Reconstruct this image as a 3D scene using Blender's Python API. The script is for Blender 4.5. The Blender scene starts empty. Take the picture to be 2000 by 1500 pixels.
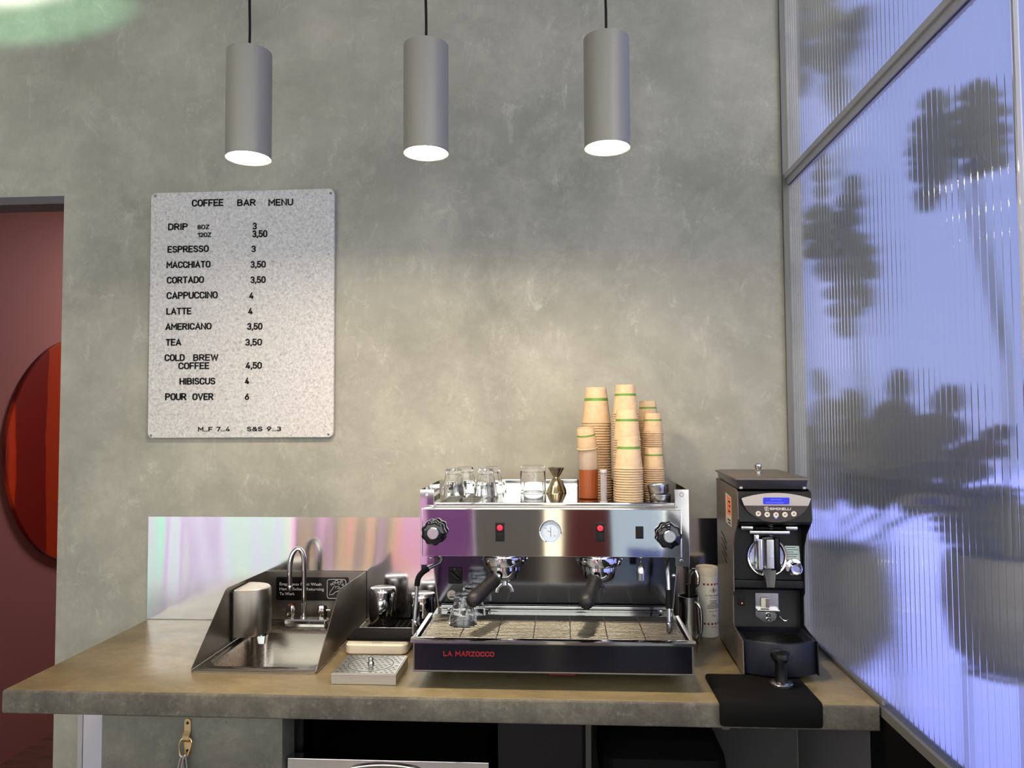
import bpy, bmesh, math, random
from mathutils import Vector, Matrix

# ------------------------------------------------------------------ camera, world, light, exposure
SC = bpy.context.scene
COL = SC.collection
Z0 = 0.92                    # height of the worktop above the floor; coordinates below are relative to the worktop

cam_d = bpy.data.cameras.new('camera')
cam_d.sensor_width = 36.0
cam_d.lens = 26.682
cam_d.clip_start = 0.02
cam = bpy.data.objects.new('camera', cam_d)
COL.objects.link(cam)
YAW, PITCH, ROLL = 0.0656, 0.0438, -0.0058
_fw = Vector((-math.sin(YAW)*math.cos(PITCH), math.cos(YAW)*math.cos(PITCH), math.sin(PITCH)))
_rt = Vector((math.cos(YAW), math.sin(YAW), 0))
_up = _rt.cross(_fw)
_r2 = math.cos(ROLL)*_rt + math.sin(ROLL)*_up
_u2 = -math.sin(ROLL)*_rt + math.cos(ROLL)*_up
_m = Matrix((_r2, _u2, -_fw)).transposed().to_4x4()
_m.translation = Vector((1.4458, -2.5848, 0.6932 + Z0))
cam.matrix_world = _m
SC.camera = cam

SC.view_settings.view_transform = 'Standard'
SC.view_settings.look = 'None'
SC.view_settings.gamma = 1.0
SC.view_settings.exposure = 0.0
SC.view_settings.use_curve_mapping = False
SC.cycles.max_bounces = 14
SC.cycles.diffuse_bounces = 5
SC.cycles.glossy_bounces = 6
SC.cycles.transmission_bounces = 14
SC.cycles.transparent_max_bounces = 16
SC.cycles.caustics_reflective = False
SC.cycles.caustics_refractive = True
SC.cycles.blur_glossy = 0.5
SC.cycles.sample_clamp_indirect = 4.0

SKY_ROOM = 4.1       # brightness of the sky the shopfront looks at
SKY_COURT = 0.86      # brightness of the sky over the courtyard on the right
LAMP = 385.0

world = bpy.data.worlds.new('sky')
SC.world = world
world.use_nodes = True
nt = world.node_tree
nt.nodes.clear()
tc = nt.nodes.new('ShaderNodeTexCoord')
sx = nt.nodes.new('ShaderNodeSeparateXYZ')
nt.links.new(tc.outputs['Generated'], sx.inputs[0])
mr = nt.nodes.new('ShaderNodeMapRange')
mr.inputs['From Min'].default_value = -0.15
mr.inputs['From Max'].default_value = 0.25
nt.links.new(sx.outputs['X'], mr.inputs['Value'])
mr2 = nt.nodes.new('ShaderNodeMapRange')       # towards the street the sky stays white
mr2.inputs['From Min'].default_value = -0.75
mr2.inputs['From Max'].default_value = -0.45
nt.links.new(sx.outputs['Y'], mr2.inputs['Value'])
mul = nt.nodes.new('ShaderNodeMath'); mul.operation = 'MULTIPLY'
nt.links.new(mr.outputs[0], mul.inputs[0]); nt.links.new(mr2.outputs[0], mul.inputs[1])
mixc = nt.nodes.new('ShaderNodeMix'); mixc.data_type = 'RGBA'
nt.links.new(mul.outputs[0], mixc.inputs[0])
mixc.inputs[6].default_value = (SKY_ROOM, SKY_ROOM*0.985, SKY_ROOM*0.93, 1)
mixc.inputs[7].default_value = (0.355*SKY_COURT, 0.435*SKY_COURT, 0.86*SKY_COURT, 1)
bg = nt.nodes.new('ShaderNodeBackground')
nt.links.new(mixc.outputs[2], bg.inputs['Color'])
wo = nt.nodes.new('ShaderNodeOutputWorld')
nt.links.new(bg.outputs[0], wo.inputs[0])

def spot(name, loc, target, energy, color, size, blend, radius=0.02, wide=1.0):
    l = bpy.data.lights.new(name, 'SPOT')
    l.energy = energy; l.color = color; l.spot_size = size; l.spot_blend = blend; l.shadow_soft_size = radius
    o = bpy.data.objects.new(name, l); COL.objects.link(o)
    o.location = Vector(loc) + Vector((0, 0, Z0))
    o.rotation_euler = (Vector(target) - Vector(loc)).to_track_quat('-Z', 'Y').to_euler()
    o.scale = (wide, 1, 1)
    return o
# fixtureless lamps added for mint and white sun patches, top left of the wall
spot('added_sun_patch', (-1.1, -3.2, 2.2), (-.50, 0, 2.18), 330, (0.40, 1.0, 0.60), math.radians(4.6), 0.45, 0.03, 3.5)
spot('added_sun_patch', (-1.0, -3.2, 2.2), (-.62, 0, 2.26), 1200, (1.0, 0.93, 0.95), math.radians(2.6), 0.9, 0.03, 5.0)
pa = bpy.data.lights.new('added_passage_fill', 'AREA'); pa.energy = 85; pa.size = .5; pa.color = (1, .9, .85)  # unseen fill lamp added to brighten the passage
po = bpy.data.objects.new('added_passage_fill', pa); COL.objects.link(po); po.location = (-.3, 2.2, 1.95 + Z0)

# ------------------------------------------------------------------ helpers
ORG = {}

class MB:
    """collects shapes and builds them as ONE mesh object"""
    def __init__(self):
        self.b = bmesh.new(); self.wn = False
    def _merge(self, t):
        me = bpy.data.meshes.new('t'); t.to_mesh(me); t.free()
        self.b.from_mesh(me); bpy.data.meshes.remove(me)
    def box(self, x0, x1, y0, y1, z0, z1, bev=0.0, seg=2, mat=None):
        t = bmesh.new()
        bmesh.ops.create_cube(t, size=1)
        for v in t.verts:
            v.co = Vector((x0 + (v.co.x+.5)*(x1-x0), y0 + (v.co.y+.5)*(y1-y0), z0 + (v.co.z+.5)*(z1-z0)))
        if bev > 0:
            self.wn = True
            bmesh.ops.bevel(t, geom=t.edges[:], offset=bev, segments=seg, affect='EDGES', profile=.5)
        if mat is not None:
            bmesh.ops.transform(t, matrix=mat, verts=t.verts)
        self._merge(t); return self
    def lathe(self, prof, c=(0, 0, 0), segs=32, axis=(0, 0, 1), fn=None):
        q = Vector((0, 0, 1)).rotation_difference(Vector(axis).normalized())
        c = Vector(c); b = self.b; rings = []
        for r, z in prof:
            if r < 1e-6:
                rings.append([b.verts.new(c + q @ Vector((0, 0, z)))])
            else:
                ring = []
                for i in range(segs):
                    a = 2*math.pi*i/segs
                    rr = r if fn is None else fn(r, z, a)
                    ring.append(b.verts.new(c + q @ Vector((rr*math.cos(a), rr*math.sin(a), z))))
                rings.append(ring)
        for A, B in zip(rings, rings[1:]):
            for i in range(segs):
                j = (i+1) % segs
                if len(A) == 1 and len(B) == 1: break
                if len(A) == 1: b.faces.new((A[0], B[j], B[i]))
                elif len(B) == 1: b.faces.new((A[i], A[j], B[0]))
                else: b.faces.new((A[i], A[j], B[j], B[i]))
        return self
    def cyl(self, p0, p1, r, r1=None, segs=24, bev=0.0):
        p0, p1 = Vector(p0), Vector(p1); L = (p1-p0).length; r1 = r if r1 is None else r1
        if bev > 0:
            pr = [(0, 0), (r-bev, 0), (r-.3*bev, .3*bev), (r, bev), (r1, L-bev), (r1-.3*bev, L-.3*bev), (r1-bev, L), (0, L)]
        else:
            pr = [(0, 0), (r, 0), (r1, L), (0, L)]
        return self.lathe(pr, p0, segs, p1-p0)
    def tube(self, pts, r, segs=12, smooth=0, closed=False, flat=None):
        pts = [Vector(p) for p in pts]
        rs = list(r) if isinstance(r, (list, tuple)) else [r]*len(pts)
        if smooth:
            P, R = [], []; n = len(pts)
            rng = range(n if closed else n-1)
            for i in rng:
                if closed: a, b_, c, d = pts[i-1], pts[i], pts[(i+1) % n], pts[(i+2) % n]
                else: a, b_, c, d = pts[max(i-1, 0)], pts[i], pts[i+1], pts[min(i+2, n-1)]
                for k in range(smooth):
                    t = k/smooth
                    P.append(.5*((2*b_) + (c-a)*t + (2*a-5*b_+4*c-d)*t*t + (3*b_-a-3*c+d)*t**3))
                    R.append(rs[i]*(1-t) + rs[(i+1) % n]*t)
            if not closed: P.append(pts[-1]); R.append(rs[-1])
            pts, rs = P, R
        n = len(pts); b = self.b; rings = []; nrm = None
        for i, p in enumerate(pts):
            if closed: t = pts[(i+1) % n] - pts[i-1]
            else: t = pts[min(i+1, n-1)] - pts[max(i-1, 0)]
            t.normalize()
            if nrm is None:
                nrm = t.orthogonal().normalized() if flat is None else Vector(flat)
            nrm = (nrm - t*nrm.dot(t)).normalized()
            bi = t.cross(nrm)
            if flat is None:
                rings.append([b.verts.new(p + rs[i]*(math.cos(2*math.pi*k/segs)*nrm + math.sin(2*math.pi*k/segs)*bi)) for k in range(segs)])
            else:
                rings.append([b.verts.new(p + rs[i]*(math.cos(2*math.pi*k/segs)*nrm*.35 + math.sin(2*math.pi*k/segs)*bi)) for k in range(segs)])
        prs = list(zip(rings, rings[1:])) + ([(rings[-1], rings[0])] if closed else [])
        for A, B in prs:
            for k in range(segs):
                j = (k+1) % segs
                b.faces.new((A[k], A[j], B[j], B[k]))
        if not closed:
            b.faces.new(rings[0][::-1]); b.faces.new(rings[-1])
        return self
    def prism(self, poly, ext):
        ext = Vector(ext); b = self.b
        A = [b.verts.new(Vector(p)) for p in poly]; B = [b.verts.new(Vector(p)+ext) for p in poly]
        b.faces.new(A[::-1]); b.faces.new(B)
        n = len(A)
        for i in range(n):
            j = (i+1) % n; b.faces.new((A[i], A[j], B[j], B[i]))
        return self
    def loft(self, loops, cap0=True, cap1=True):
        b = self.b
        V = [[b.verts.new(Vector(p)) for p in l] for l in loops]
        for A, B in zip(V, V[1:]):
            n = len(A)
            for i in range(n):
                j = (i+1) % n; b.faces.new((A[i], A[j], B[j], B[i]))
        if cap0: b.faces.new(V[0][::-1])
        if cap1: b.faces.new(V[-1])
        return self
    def text(self, body, P, xd=(1, 0, 0), ud=(0, 0, 1), cap=.02, width=None, depth=.0008, fn=None, shear=0.0, align='L', bold=0.0):
        cu = bpy.data.curves.new('t', 'FONT'); cu.body = body; cu.size = 1.0; cu.resolution_u = 3; cu.extrude = 0.02; cu.bevel_depth = bold; cu.bevel_resolution = 0
        o = bpy.data.objects.new('t', cu); COL.objects.link(o)
        dg = bpy.context.evaluated_depsgraph_get(); dg.update()
        me = bpy.data.meshes.new_from_object(o.evaluated_get(dg))
        bpy.data.objects.remove(o); bpy.data.curves.remove(cu)
        xs = [v.co.x for v in me.vertices]
        if not xs:
            bpy.data.meshes.remove(me); return self
        x0, x1 = min(xs), max(xs)
        sz = cap/CAPH
        sx_ = sz if width is None else width/(x1-x0)
        off = x0 if align == 'L' else (x0+x1)/2
        P, xd, ud = Vector(P), Vector(xd).normalized(), Vector(ud).normalized(); nd = xd.cross(ud)
        for v in me.vertices:
            u, w = (v.co.x-off)*sx_, v.co.y*sz
            u += shear*w
            d = depth if v.co.z > 0 else 0.0
            v.co = fn(u, w, d) if fn else P + xd*u + ud*w + nd*d
        self.b.from_mesh(me); bpy.data.meshes.remove(me)
        return self
    def strokes(self, body, P, xd=(1, 0, 0), ud=(0, 0, 1), cap=.02, width=None, weight=.15, depth=.001):
        r = weight*cap/2; x = 0; segs = []
        for ch in body:
            w, lines = GLYPH[ch]
            segs += [[(x+a, c) for a, c in ln] for ln in lines]
            x += w + .24
        tot = max(p[0] for l in segs for p in l); x0 = min(p[0] for l in segs for p in l)
        W = (width if width else (tot-x0)*cap*.9 + 2*r)
        sx_ = (W-2*r)/max(tot-x0, 1e-6) if tot-x0 > 1e-6 else 0; sy = cap-2*r
        P, xd, ud = Vector(P), Vector(xd).normalized(), Vector(ud).normalized(); nd = xd.cross(ud)
        for l in segs:
            p2 = [Vector(((a-x0)*sx_ + r, c*sy + r, 0)) for a, c in l]
            p2 = [q for k, q in enumerate(p2) if k == 0 or (q-p2[k-1]).length > 1e-6]
            if (p2[0]-p2[-1]).length < 1e-6: p2 = p2[:-1]; closed = True
            else: closed = False
            if len(p2) == 1: p2 = [p2[0], p2[0] + Vector((0, r*.3, 0))]
            n = len(p2); L, R = [], []
            for k in range(n):
                a = p2[k-1] if (k > 0 or closed) else None; c = p2[(k+1) % n] if (k < n-1 or closed) else None
                d0 = (p2[k]-a).normalized() if a is not None else None; d1 = (c-p2[k]).normalized() if c is not None else None
                d = (d0+d1) if (d0 is not None and d1 is not None) else (d0 if d0 is not None else d1)
                d = d.normalized() if d.length > 1e-6 else d1
                m = Vector((-d.y, d.x, 0)); f = 1.0
                if d0 is not None and d1 is not None: f = 1/max(.5, abs(m.dot(Vector((-d1.y, d1.x, 0)))))
                e = Vector((0, 0, 0))
                if d0 is None: e = -d*r*.75
                if d1 is None: e = d*r*.75
                L.append(p2[k]+e+m*r*f); R.append(p2[k]+e-m*r*f)
            loops = [[a_, a_ + Vector((0, 0, 1)), b_ + Vector((0, 0, 1)), b_] for a_, b_ in zip(L, R)]
            vs = [[self.b.verts.new(P + xd*q.x + ud*q.y + nd*(depth*q.z)) for q in lp] for lp in loops]
            pr = list(zip(vs, vs[1:])) + ([(vs[-1], vs[0])] if closed else [])
            for A_, B_ in pr:
                for k in range(4): self.b.faces.new((A_[k], A_[(k+1) % 4], B_[(k+1) % 4], B_[k]))
            if not closed:
                self.b.faces.new(vs[0][::-1]); self.b.faces.new(vs[-1])
        return self
    def build(self, name, mat, parent=None, angle=35, local=False, recalc=True, **props):
        if recalc:
            bmesh.ops.recalc_face_normals(self.b, faces=self.b.faces[:])
        me = bpy.data.meshes.new(name)
        org = Vector((0, 0, 0)) if (parent is None or local) else ORG[parent.name]
        if org.length > 0:
            bmesh.ops.translate(self.b, vec=-org, verts=self.b.verts)
        self.b.to_mesh(me); self.b.free()
        me.materials.append(mat)
        me.polygons.foreach_set('use_smooth', [True]*len(me.polygons))
        me.set_sharp_from_angle(angle=math.radians(angle))
        o = bpy.data.objects.new(name, me); COL.objects.link(o)
        if self.wn:
            w_ = o.modifiers.new('weighted_normals', 'WEIGHTED_NORMAL'); w_.keep_sharp = True; w_.weight = 100
        if parent is None:
            o.location = (0, 0, Z0); ORG[o.name] = Vector((0, 0, 0))
        else:
            o.parent = parent; ORG[o.name] = Vector((0, 0, 0)) if local else ORG[parent.name]
        for k, v in props.items(): o[k] = v
        return o

def _arc(cx, cy, rx, ry, a0, a1, n=8):
    return [(cx+rx*math.cos(math.radians(a0+(a1-a0)*k/n)), cy+ry*math.sin(math.radians(a0+(a1-a0)*k/n))) for k in range(n+1)]
_O = _arc(.28, .70, .28, .30, 0, 180) + _arc(.28, .30, .28, .30, 180, 360) + [(.56, .70)]
_P = [(0, 0), (0, 1), (.28, 1)] + _arc(.28, .74, .26, .26, 90, -90) + [(0, .48)]
GLYPH = {   # plain sign-lettering: width and centre lines in units of the cap height
 'A': (.62, [[(0, 0), (.31, 1), (.62, 0)], [(.10, .30), (.52, .30)]]),
 'B': (.55, [[(0, .53), (0, 1), (.28, 1)] + _arc(.28, .765, .22, .235, 90, -90) + [(0, .53)], [(.28, .53)] + _arc(.29, .265, .26, .265, 90, -90) + [(0, 0), (0, .53)]]),
 'C': (.55, [_arc(.28, .70, .28, .30, 12, 180) + _arc(.28, .30, .28, .30, 180, 348)]),
 'D': (.55, [[(0, 0), (0, 1), (.25, 1)] + _arc(.25, .68, .30, .32, 90, 0, 5) + _arc(.25, .32, .30, .32, 0, -90, 5) + [(0, 0)]]),
 'E': (.48, [[(.48, 1), (0, 1), (0, 0), (.48, 0)], [(0, .51), (.42, .51)]]),
 'F': (.46, [[(.46, 1), (0, 1), (0, 0)], [(0, .49), (.40, .49)]]),
 'H': (.55, [[(0, 0), (0, 1)], [(.55, 0), (.55, 1)], [(0, .51), (.55, .51)]]),
 'I': (.06, [[(.03, 0), (.03, 1)]]),
 'L': (.46, [[(0, 1), (0, 0), (.46, 0)]]),
 'M': (.68, [[(0, 0), (0, 1), (.34, .38), (.68, 1), (.68, 0)]]),
 'N': (.56, [[(0, 0), (0, 1), (.56, 0), (.56, 1)]]),
 'O': (.56, [_O]), '0': (.50, [[(x*.9, y) for x, y in _O]]),
 'P': (.54, [_P]), 'R': (.56, [_P, [(.26, .48), (.56, 0)]]),
 'S': (.52, [_arc(.26, .745, .25, .255, 25, 180, 7) + _arc(.26, .745, .25, .225, 180, 270, 4) + _arc(.26, .27, .26, .25, 90, 0, 4) + _arc(.26, .27, .26, .27, 0, -160, 7)]),
 'T': (.54, [[(0, 1), (.54, 1)], [(.27, 1), (.27, 0)]]),
 'U': (.55, [[(0, 1), (0, .28)] + _arc(.275, .28, .275, .28, 180, 360) + [(.55, 1)]]),
 'V': (.60, [[(0, 1), (.30, 0), (.60, 1)]]),
 'W': (.86, [[(0, 1), (.22, 0), (.43, .95), (.64, 0), (.86, 1)]]),
 'Z': (.52, [[(0, 1), (.52, 1), (0, 0), (.52, 0)]]),
 '1': (.26, [[(0, .74), (.26, 1), (.26, 0)]]),
 '2': (.50, [_arc(.25, .73, .25, .27, 170, -30, 9) + [(0, 0), (.50, 0)]]),
 '3': (.50, [_arc(.25, .745, .23, .255, 160, -90, 9) + _arc(.25, .25, .25, .25, 80, -160, 9)]),
 '4': (.56, [[(.34, 1), (0, .22), (.56, .22)], [(.40, .50), (.40, 0)]]),
 '5': (.50, [[(.46, 1), (.06, 1), (.03, .50)] + _arc(.24, .31, .26, .31, 120, -155, 10)]),
 '6': (.52, [_arc(.26, .30, .26, .30, 0, 360, 14), [(.38, 1), (.06, .48)]]),
 '7': (.50, [[(0, 1), (.50, 1), (.18, 0)]]),
 '8': (.50, [_arc(.25, .755, .22, .245, 0, 360, 12), _arc(.25, .255, .25, .255, 0, 360, 12)]),
 '9': (.52, [_arc(.26, .70, .26, .30, 0, 360, 14), [(.14, 0), (.46, .52)]]),
 ',': (.06, [[(.06, .06), (.0, -.16)]]), '.': (.0, [[(.0, 0), (.0, .03)]]),
 '&': (.62, [[(.62, 0), (.16, .66)] + _arc(.30, .80, .17, .20, 220, -40, 8) + [(.10, .44)] + _arc(.26, .24, .25, .24, 130, 310, 8) + [(.60, .42)]]),
 ' ': (.22, []),
}
def tag(o, label, cat, group=None):
    o['label'] = label; o['category'] = cat
    if group: o['group'] = group
    return o
def thing(name, label, cat, loc=(0, 0, 0), group=None, rot=0.0):
    o = bpy.data.objects.new(name, None); COL.objects.link(o)
    o.empty_display_size = .02
    o.location = Vector(loc) + Vector((0, 0, Z0)); o.rotation_euler = (0, 0, rot)
    ORG[o.name] = Vector(loc)
    return tag(o, label, cat, group)
def struct(o):
    o['kind'] = 'structure'; return o
def sgroup(name):
    o = bpy.data.objects.new(name, None); COL.objects.link(o); o.location = (0, 0, Z0); ORG[o.name] = Vector((0, 0, 0))
    o['kind'] = 'structure'; return o
def children_of(o):
    return [c for c in COL.objects if c.parent == o]
def copy_tree(o, kids, loc=None, label=None, group=None):
    r = o.copy(); COL.objects.link(r)
    if loc is not None: r.location = Vector(loc) + Vector((0, 0, Z0))
    if label: r['label'] = label
    if group: r['group'] = group
    for c in kids:
        d = c.copy(); COL.objects.link(d); d.parent = r
    return r
def rrect(x0, x1, y0, y1, r, z, n=6):
    out = []
    for cx, cy, a0 in ((x1-r, y1-r, 0), (x0+r, y1-r, 90), (x0+r, y0+r, 180), (x1-r, y0+r, 270)):
        for k in range(n+1):
            a = math.radians(a0 + 90*k/n)
            out.append((cx + r*math.cos(a), cy + r*math.sin(a), z))
    return out

# cap height of the built-in font, measured on an H
_cu = bpy.data.curves.new('t', 'FONT'); _cu.body = 'H'; _cu.size = 1
_o = bpy.data.objects.new('t', _cu); COL.objects.link(_o)
_dg = bpy.context.evaluated_depsgraph_get(); _dg.update()
_me = bpy.data.meshes.new_from_object(_o.evaluated_get(_dg))
CAPH = max(v.co.y for v in _me.vertices)
bpy.data.objects.remove(_o); bpy.data.curves.remove(_cu); bpy.data.meshes.remove(_me)

# ------------------------------------------------------------------ materials
def srgb(r, g, b):
    f = lambda c: (c/255/12.92) if c/255 <= .04045 else ((c/255+.055)/1.055)**2.4
    return (f(r), f(g), f(b), 1)
def mat(name, col, rough=.5, metal=0.0, spec=.5, **kw):
    m = bpy.data.materials.new(name); m.use_nodes = True
    p = m.node_tree.nodes['Principled BSDF']
    p.inputs['Base Color'].default_value = col if len(col) == 4 else (*col, 1)
    p.inputs['Roughness'].default_value = rough
    p.inputs['Metallic'].default_value = metal
    p.inputs['Specular IOR Level'].default_value = spec
    for k, v in kw.items(): p.inputs[k].default_value = v
    return m
class NG:
    def __init__(self, m):
        self.t = m.node_tree; self.p = self.t.nodes.get('Principled BSDF')
        self.tc = self.t.nodes.new('ShaderNodeTexCoord')
    def n(self, typ, **kw):
        o = self.t.nodes.new('ShaderNode'+typ)
        for k, v in kw.items(): setattr(o, k, v)
        return o
    def l(self, a, b): self.t.links.new(a, b)
    def mapping(self, scale=(1, 1, 1), rot=(0, 0, 0)):
        m = self.n('Mapping'); m.inputs['Scale'].default_value = scale; m.inputs['Rotation'].default_value = rot
        self.l(self.tc.outputs['Object'], m.inputs[0]); return m.outputs[0]
    def noise(self, scale, detail=6, rough=.6, dist=0, vec=None):
        o = self.n('TexNoise'); o.inputs['Scale'].default_value = scale; o.inputs['Detail'].default_value = detail
        o.inputs['Roughness'].default_value = rough; o.inputs['Distortion'].default_value = dist
        self.l(vec if vec is not None else self.tc.outputs['Object'], o.inputs['Vector']); return o.outputs[0]
    def ramp(self, fac, stops):
        o = self.n('ValToRGB'); e = o.color_ramp.elements
        e[0].position, e[0].color = stops[0]; e[1].position, e[1].color = stops[-1]
        for s in stops[1:-1]:
            x = e.new(s[0]); x.color = s[1]
        self.l(fac, o.inputs[0]); return o.outputs[0]
    def mix(self, fac, a, b, blend='MIX'):
        o = self.n('Mix', data_type='RGBA', blend_type=blend)
        for i, v in ((0, fac), (6, a), (7, b)):
            if isinstance(v, (int, float)): o.inputs[i].default_value = v
            elif isinstance(v, tuple): o.inputs[i].default_value = v
            else: self.l(v, o.inputs[i])
        return o.outputs[2]
    def bump(self, h, strength=.2, dist=.002):
        o = self.n('Bump'); o.inputs['Strength'].default_value = strength; o.inputs['Distance'].default_value = dist
        self.l(h, o.inputs['Height']); self.l(o.outputs[0], self.p.inputs['Normal'])
    def color(self, c): self.l(c, self.p.inputs['Base Color'])
    def rough(self, fac, a, b):
        o = self.n('MapRange'); o.inputs['To Min'].default_value = a; o.inputs['To Max'].default_value = b
        self.l(fac, o.inputs['Value']); self.l(o.outputs[0], self.p.inputs['Roughness'])
g = lambda v: (v, v, v, 1)

M = {}
# trowelled grey-green plaster
m = M['plaster'] = mat('trowelled_plaster', srgb(150, 152, 140), .7, spec=.3); G = NG(m)
big = G.ramp(G.noise(1.1, 6, .62, .3), [(.32, srgb(130, 130, 121)), (.5, srgb(151, 150, 139)), (.68, srgb(169, 167, 154))])
v2 = G.noise(4.2, 14, .84, .25)
c1 = G.mix(G.ramp(v2, [(.46, g(0)), (.68, g(.5))]), big, srgb(184, 182, 169))
st = G.noise(12, 14, .84, .6, G.mapping((1, 1, .6), (0, .7, 0)))
c2 = G.mix(G.ramp(st, [(.55, g(0)), (.66, g(.45))]), c1, srgb(202, 200, 188))
c3 = G.mix(G.ramp(G.noise(2.3, 5, .6, .2, G.mapping((1, 1, 1.3))), [(.5, g(0)), (.68, g(.45))]), c2, srgb(126, 126, 115))
G.color(c3); G.bump(G.mix(.5, v2, st), .3, .004)
# polished concrete worktop: warm lamplight tinted into the sealed brown face, grey cast edge
m = M['counter_top'] = mat('lamplit_concrete_top', (.3, .24, .15), .3, spec=.5); G = NG(m)
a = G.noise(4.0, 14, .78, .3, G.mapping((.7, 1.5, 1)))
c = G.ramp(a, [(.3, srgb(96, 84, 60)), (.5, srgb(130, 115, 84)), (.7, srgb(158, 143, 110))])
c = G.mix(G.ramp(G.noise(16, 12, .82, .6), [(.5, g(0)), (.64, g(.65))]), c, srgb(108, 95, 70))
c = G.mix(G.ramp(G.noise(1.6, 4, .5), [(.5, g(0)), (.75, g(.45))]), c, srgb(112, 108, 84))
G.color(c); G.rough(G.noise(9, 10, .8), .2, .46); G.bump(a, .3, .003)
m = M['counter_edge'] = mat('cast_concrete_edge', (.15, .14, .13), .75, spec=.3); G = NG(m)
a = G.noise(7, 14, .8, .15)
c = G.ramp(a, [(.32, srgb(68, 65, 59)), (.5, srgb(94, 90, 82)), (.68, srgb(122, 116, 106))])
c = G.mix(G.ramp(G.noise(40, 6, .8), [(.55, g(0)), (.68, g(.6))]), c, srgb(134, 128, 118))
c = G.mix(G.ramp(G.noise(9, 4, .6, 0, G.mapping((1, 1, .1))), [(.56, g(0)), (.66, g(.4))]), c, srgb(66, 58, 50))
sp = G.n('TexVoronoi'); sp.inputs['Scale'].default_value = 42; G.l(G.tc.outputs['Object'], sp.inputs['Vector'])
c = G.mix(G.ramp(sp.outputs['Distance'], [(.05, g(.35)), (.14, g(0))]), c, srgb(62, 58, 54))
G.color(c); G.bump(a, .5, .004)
m = M['concrete'] = mat('grey_concrete', (.1, .1, .09), .8, spec=.25); G = NG(m)
a = G.noise(4, 14, .78, .2)
c = G.ramp(a, [(.3, srgb(76, 77, 71)), (.52, srgb(98, 98, 91)), (.72, srgb(122, 121, 112))])
c = G.mix(G.ramp(G.noise(30, 8, .8), [(.56, g(0)), (.7, g(.4))]), c, srgb(134, 132, 122))
sp = G.n('TexVoronoi'); sp.inputs['Scale'].default_value = 26; G.l(G.tc.outputs['Object'], sp.inputs['Vector'])
c = G.mix(G.ramp(sp.outputs['Distance'], [(.04, g(.6)), (.11, g(0))]), c, srgb(48, 48, 44))
G.color(c); G.bump(a, .4, .004)
# felt
m = M['felt'] = mat('flecked_grey_felt', (.4, .4, .41), .95, spec=.1); G = NG(m)
f1 = G.noise(95, 10, .85, .7)
c = G.ramp(f1, [(.34, srgb(132, 131, 131)), (.5, srgb(192, 191, 190)), (.62, srgb(212, 211, 209))])
c = G.mix(G.ramp(G.noise(60, 8, .8, 2.0), [(.58, g(0)), (.66, g(.5))]), c, srgb(120, 119, 120))
G.color(c); G.bump(f1, .3, .001)

def steel(name, col, rough, an=None, bump=0.0):
    m = mat(name, col, rough, 1.0)
    if an is not None:
        G = NG(m); v = G.noise(60, 4, .6, 0, G.mapping(an))
        G.rough(v, rough*.75, rough*1.35)
        if bump: G.bump(v, bump, .0006)
    return m
M['steel'] = steel('brushed_steel', srgb(188, 184, 178), .28, (.05, 1, 1))
M['basin'] = steel('satin_sink_steel', srgb(150, 142, 132), .25, (.05, 1, 1))
M['steel_dark'] = steel('dull_steel', srgb(128, 122, 115), .34, (1, .05, 1))
M['splash'] = steel('wavy_polished_steel', srgb(226, 222, 222), .14)
G = NG(M['splash'])
G.bump(G.noise(1.0, 2, .5, .4, G.mapping((3.2, 1, .55))), .55, .03)
M['polished'] = steel('mirror_steel', srgb(205, 203, 202), .05)
G = NG(M['polished']); G.bump(G.noise(3.0, 1, .4, .3, G.mapping((1.6, 1, .8))), .12, .01)
M['back_steel'] = mat('mirror_steel_dark_reflection', srgb(98, 98, 104), .1, 1.0)  # dark floor reflection painted into the base colour
M['chrome'] = mat('chrome', srgb(225, 225, 225), .05, 1.0)
M['chrome_satin'] = mat('satin_chrome', srgb(190, 190, 190), .22, 1.0)
M['brass_steel'] = mat('warm_polished_steel', srgb(205, 190, 150), .1, 1.0)
M['zinc'] = mat('yellow_zinc', srgb(214, 188, 140), .25, 1.0)
M['black_gloss'] = mat('gloss_black_panel', srgb(16, 17, 24), .08)
M['black_satin'] = mat('black_enamel', srgb(10, 10, 12), .4, spec=.25)
M['navy_plastic'] = mat('blue_black_plastic', srgb(24, 27, 38), .45, spec=.3)
M['black'] = mat('black_plastic', srgb(10, 10, 10), .4, spec=.25)
M['rubber'] = mat('black_rubber', srgb(10, 10, 10), .75, spec=.15)
M['handle'] = mat('soft_black_grip', srgb(20, 18, 17), .5)
M['side_brown'] = mat('warm_grey_enamel', srgb(104, 95, 86), .42, .4)
M['pendant'] = mat('grey_lacquer', srgb(140, 138, 129), .45, .2)
M['pendant_in'] = mat('white_reflector', srgb(235, 232, 225), .4)
M['white'] = mat('white_plastic', srgb(232, 228, 218), .4)
M['dial'] = mat('sky_tinted_dial', srgb(196, 208, 222), .4)  # bluish sky light tinted into the white dial
M['offwhite'] = mat('off_white_plastic', srgb(222, 212, 192), .4)
M['white_paint'] = mat('lilac_white_panel', srgb(196, 194, 206), .5)
M['wall_white'] = mat('white_wall_paint', srgb(206, 205, 200), .8)
M['red_paint'] = mat('red_print', srgb(140, 22, 22), .5)
M['red_dark'] = mat('dark_red_reflection', srgb(100, 8, 14), .5)
M['red_logo'] = mat('red_badge', srgb(160, 16, 34), .35)
M['ink'] = mat('black_print', srgb(22, 22, 24), .6)
M['letter'] = mat('black_felt_letters', srgb(14, 14, 18), .7, spec=.12)
M['white_ink'] = mat('white_print', srgb(205, 205, 205), .6)
M['sign_black'] = mat('black_sign_plastic', srgb(12, 12, 14), .25)
M['green'] = mat('green_band', srgb(88, 132, 44), .5)
M['maroon'] = mat('maroon_paint', srgb(112, 68, 66), .8, spec=.2)
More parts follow.
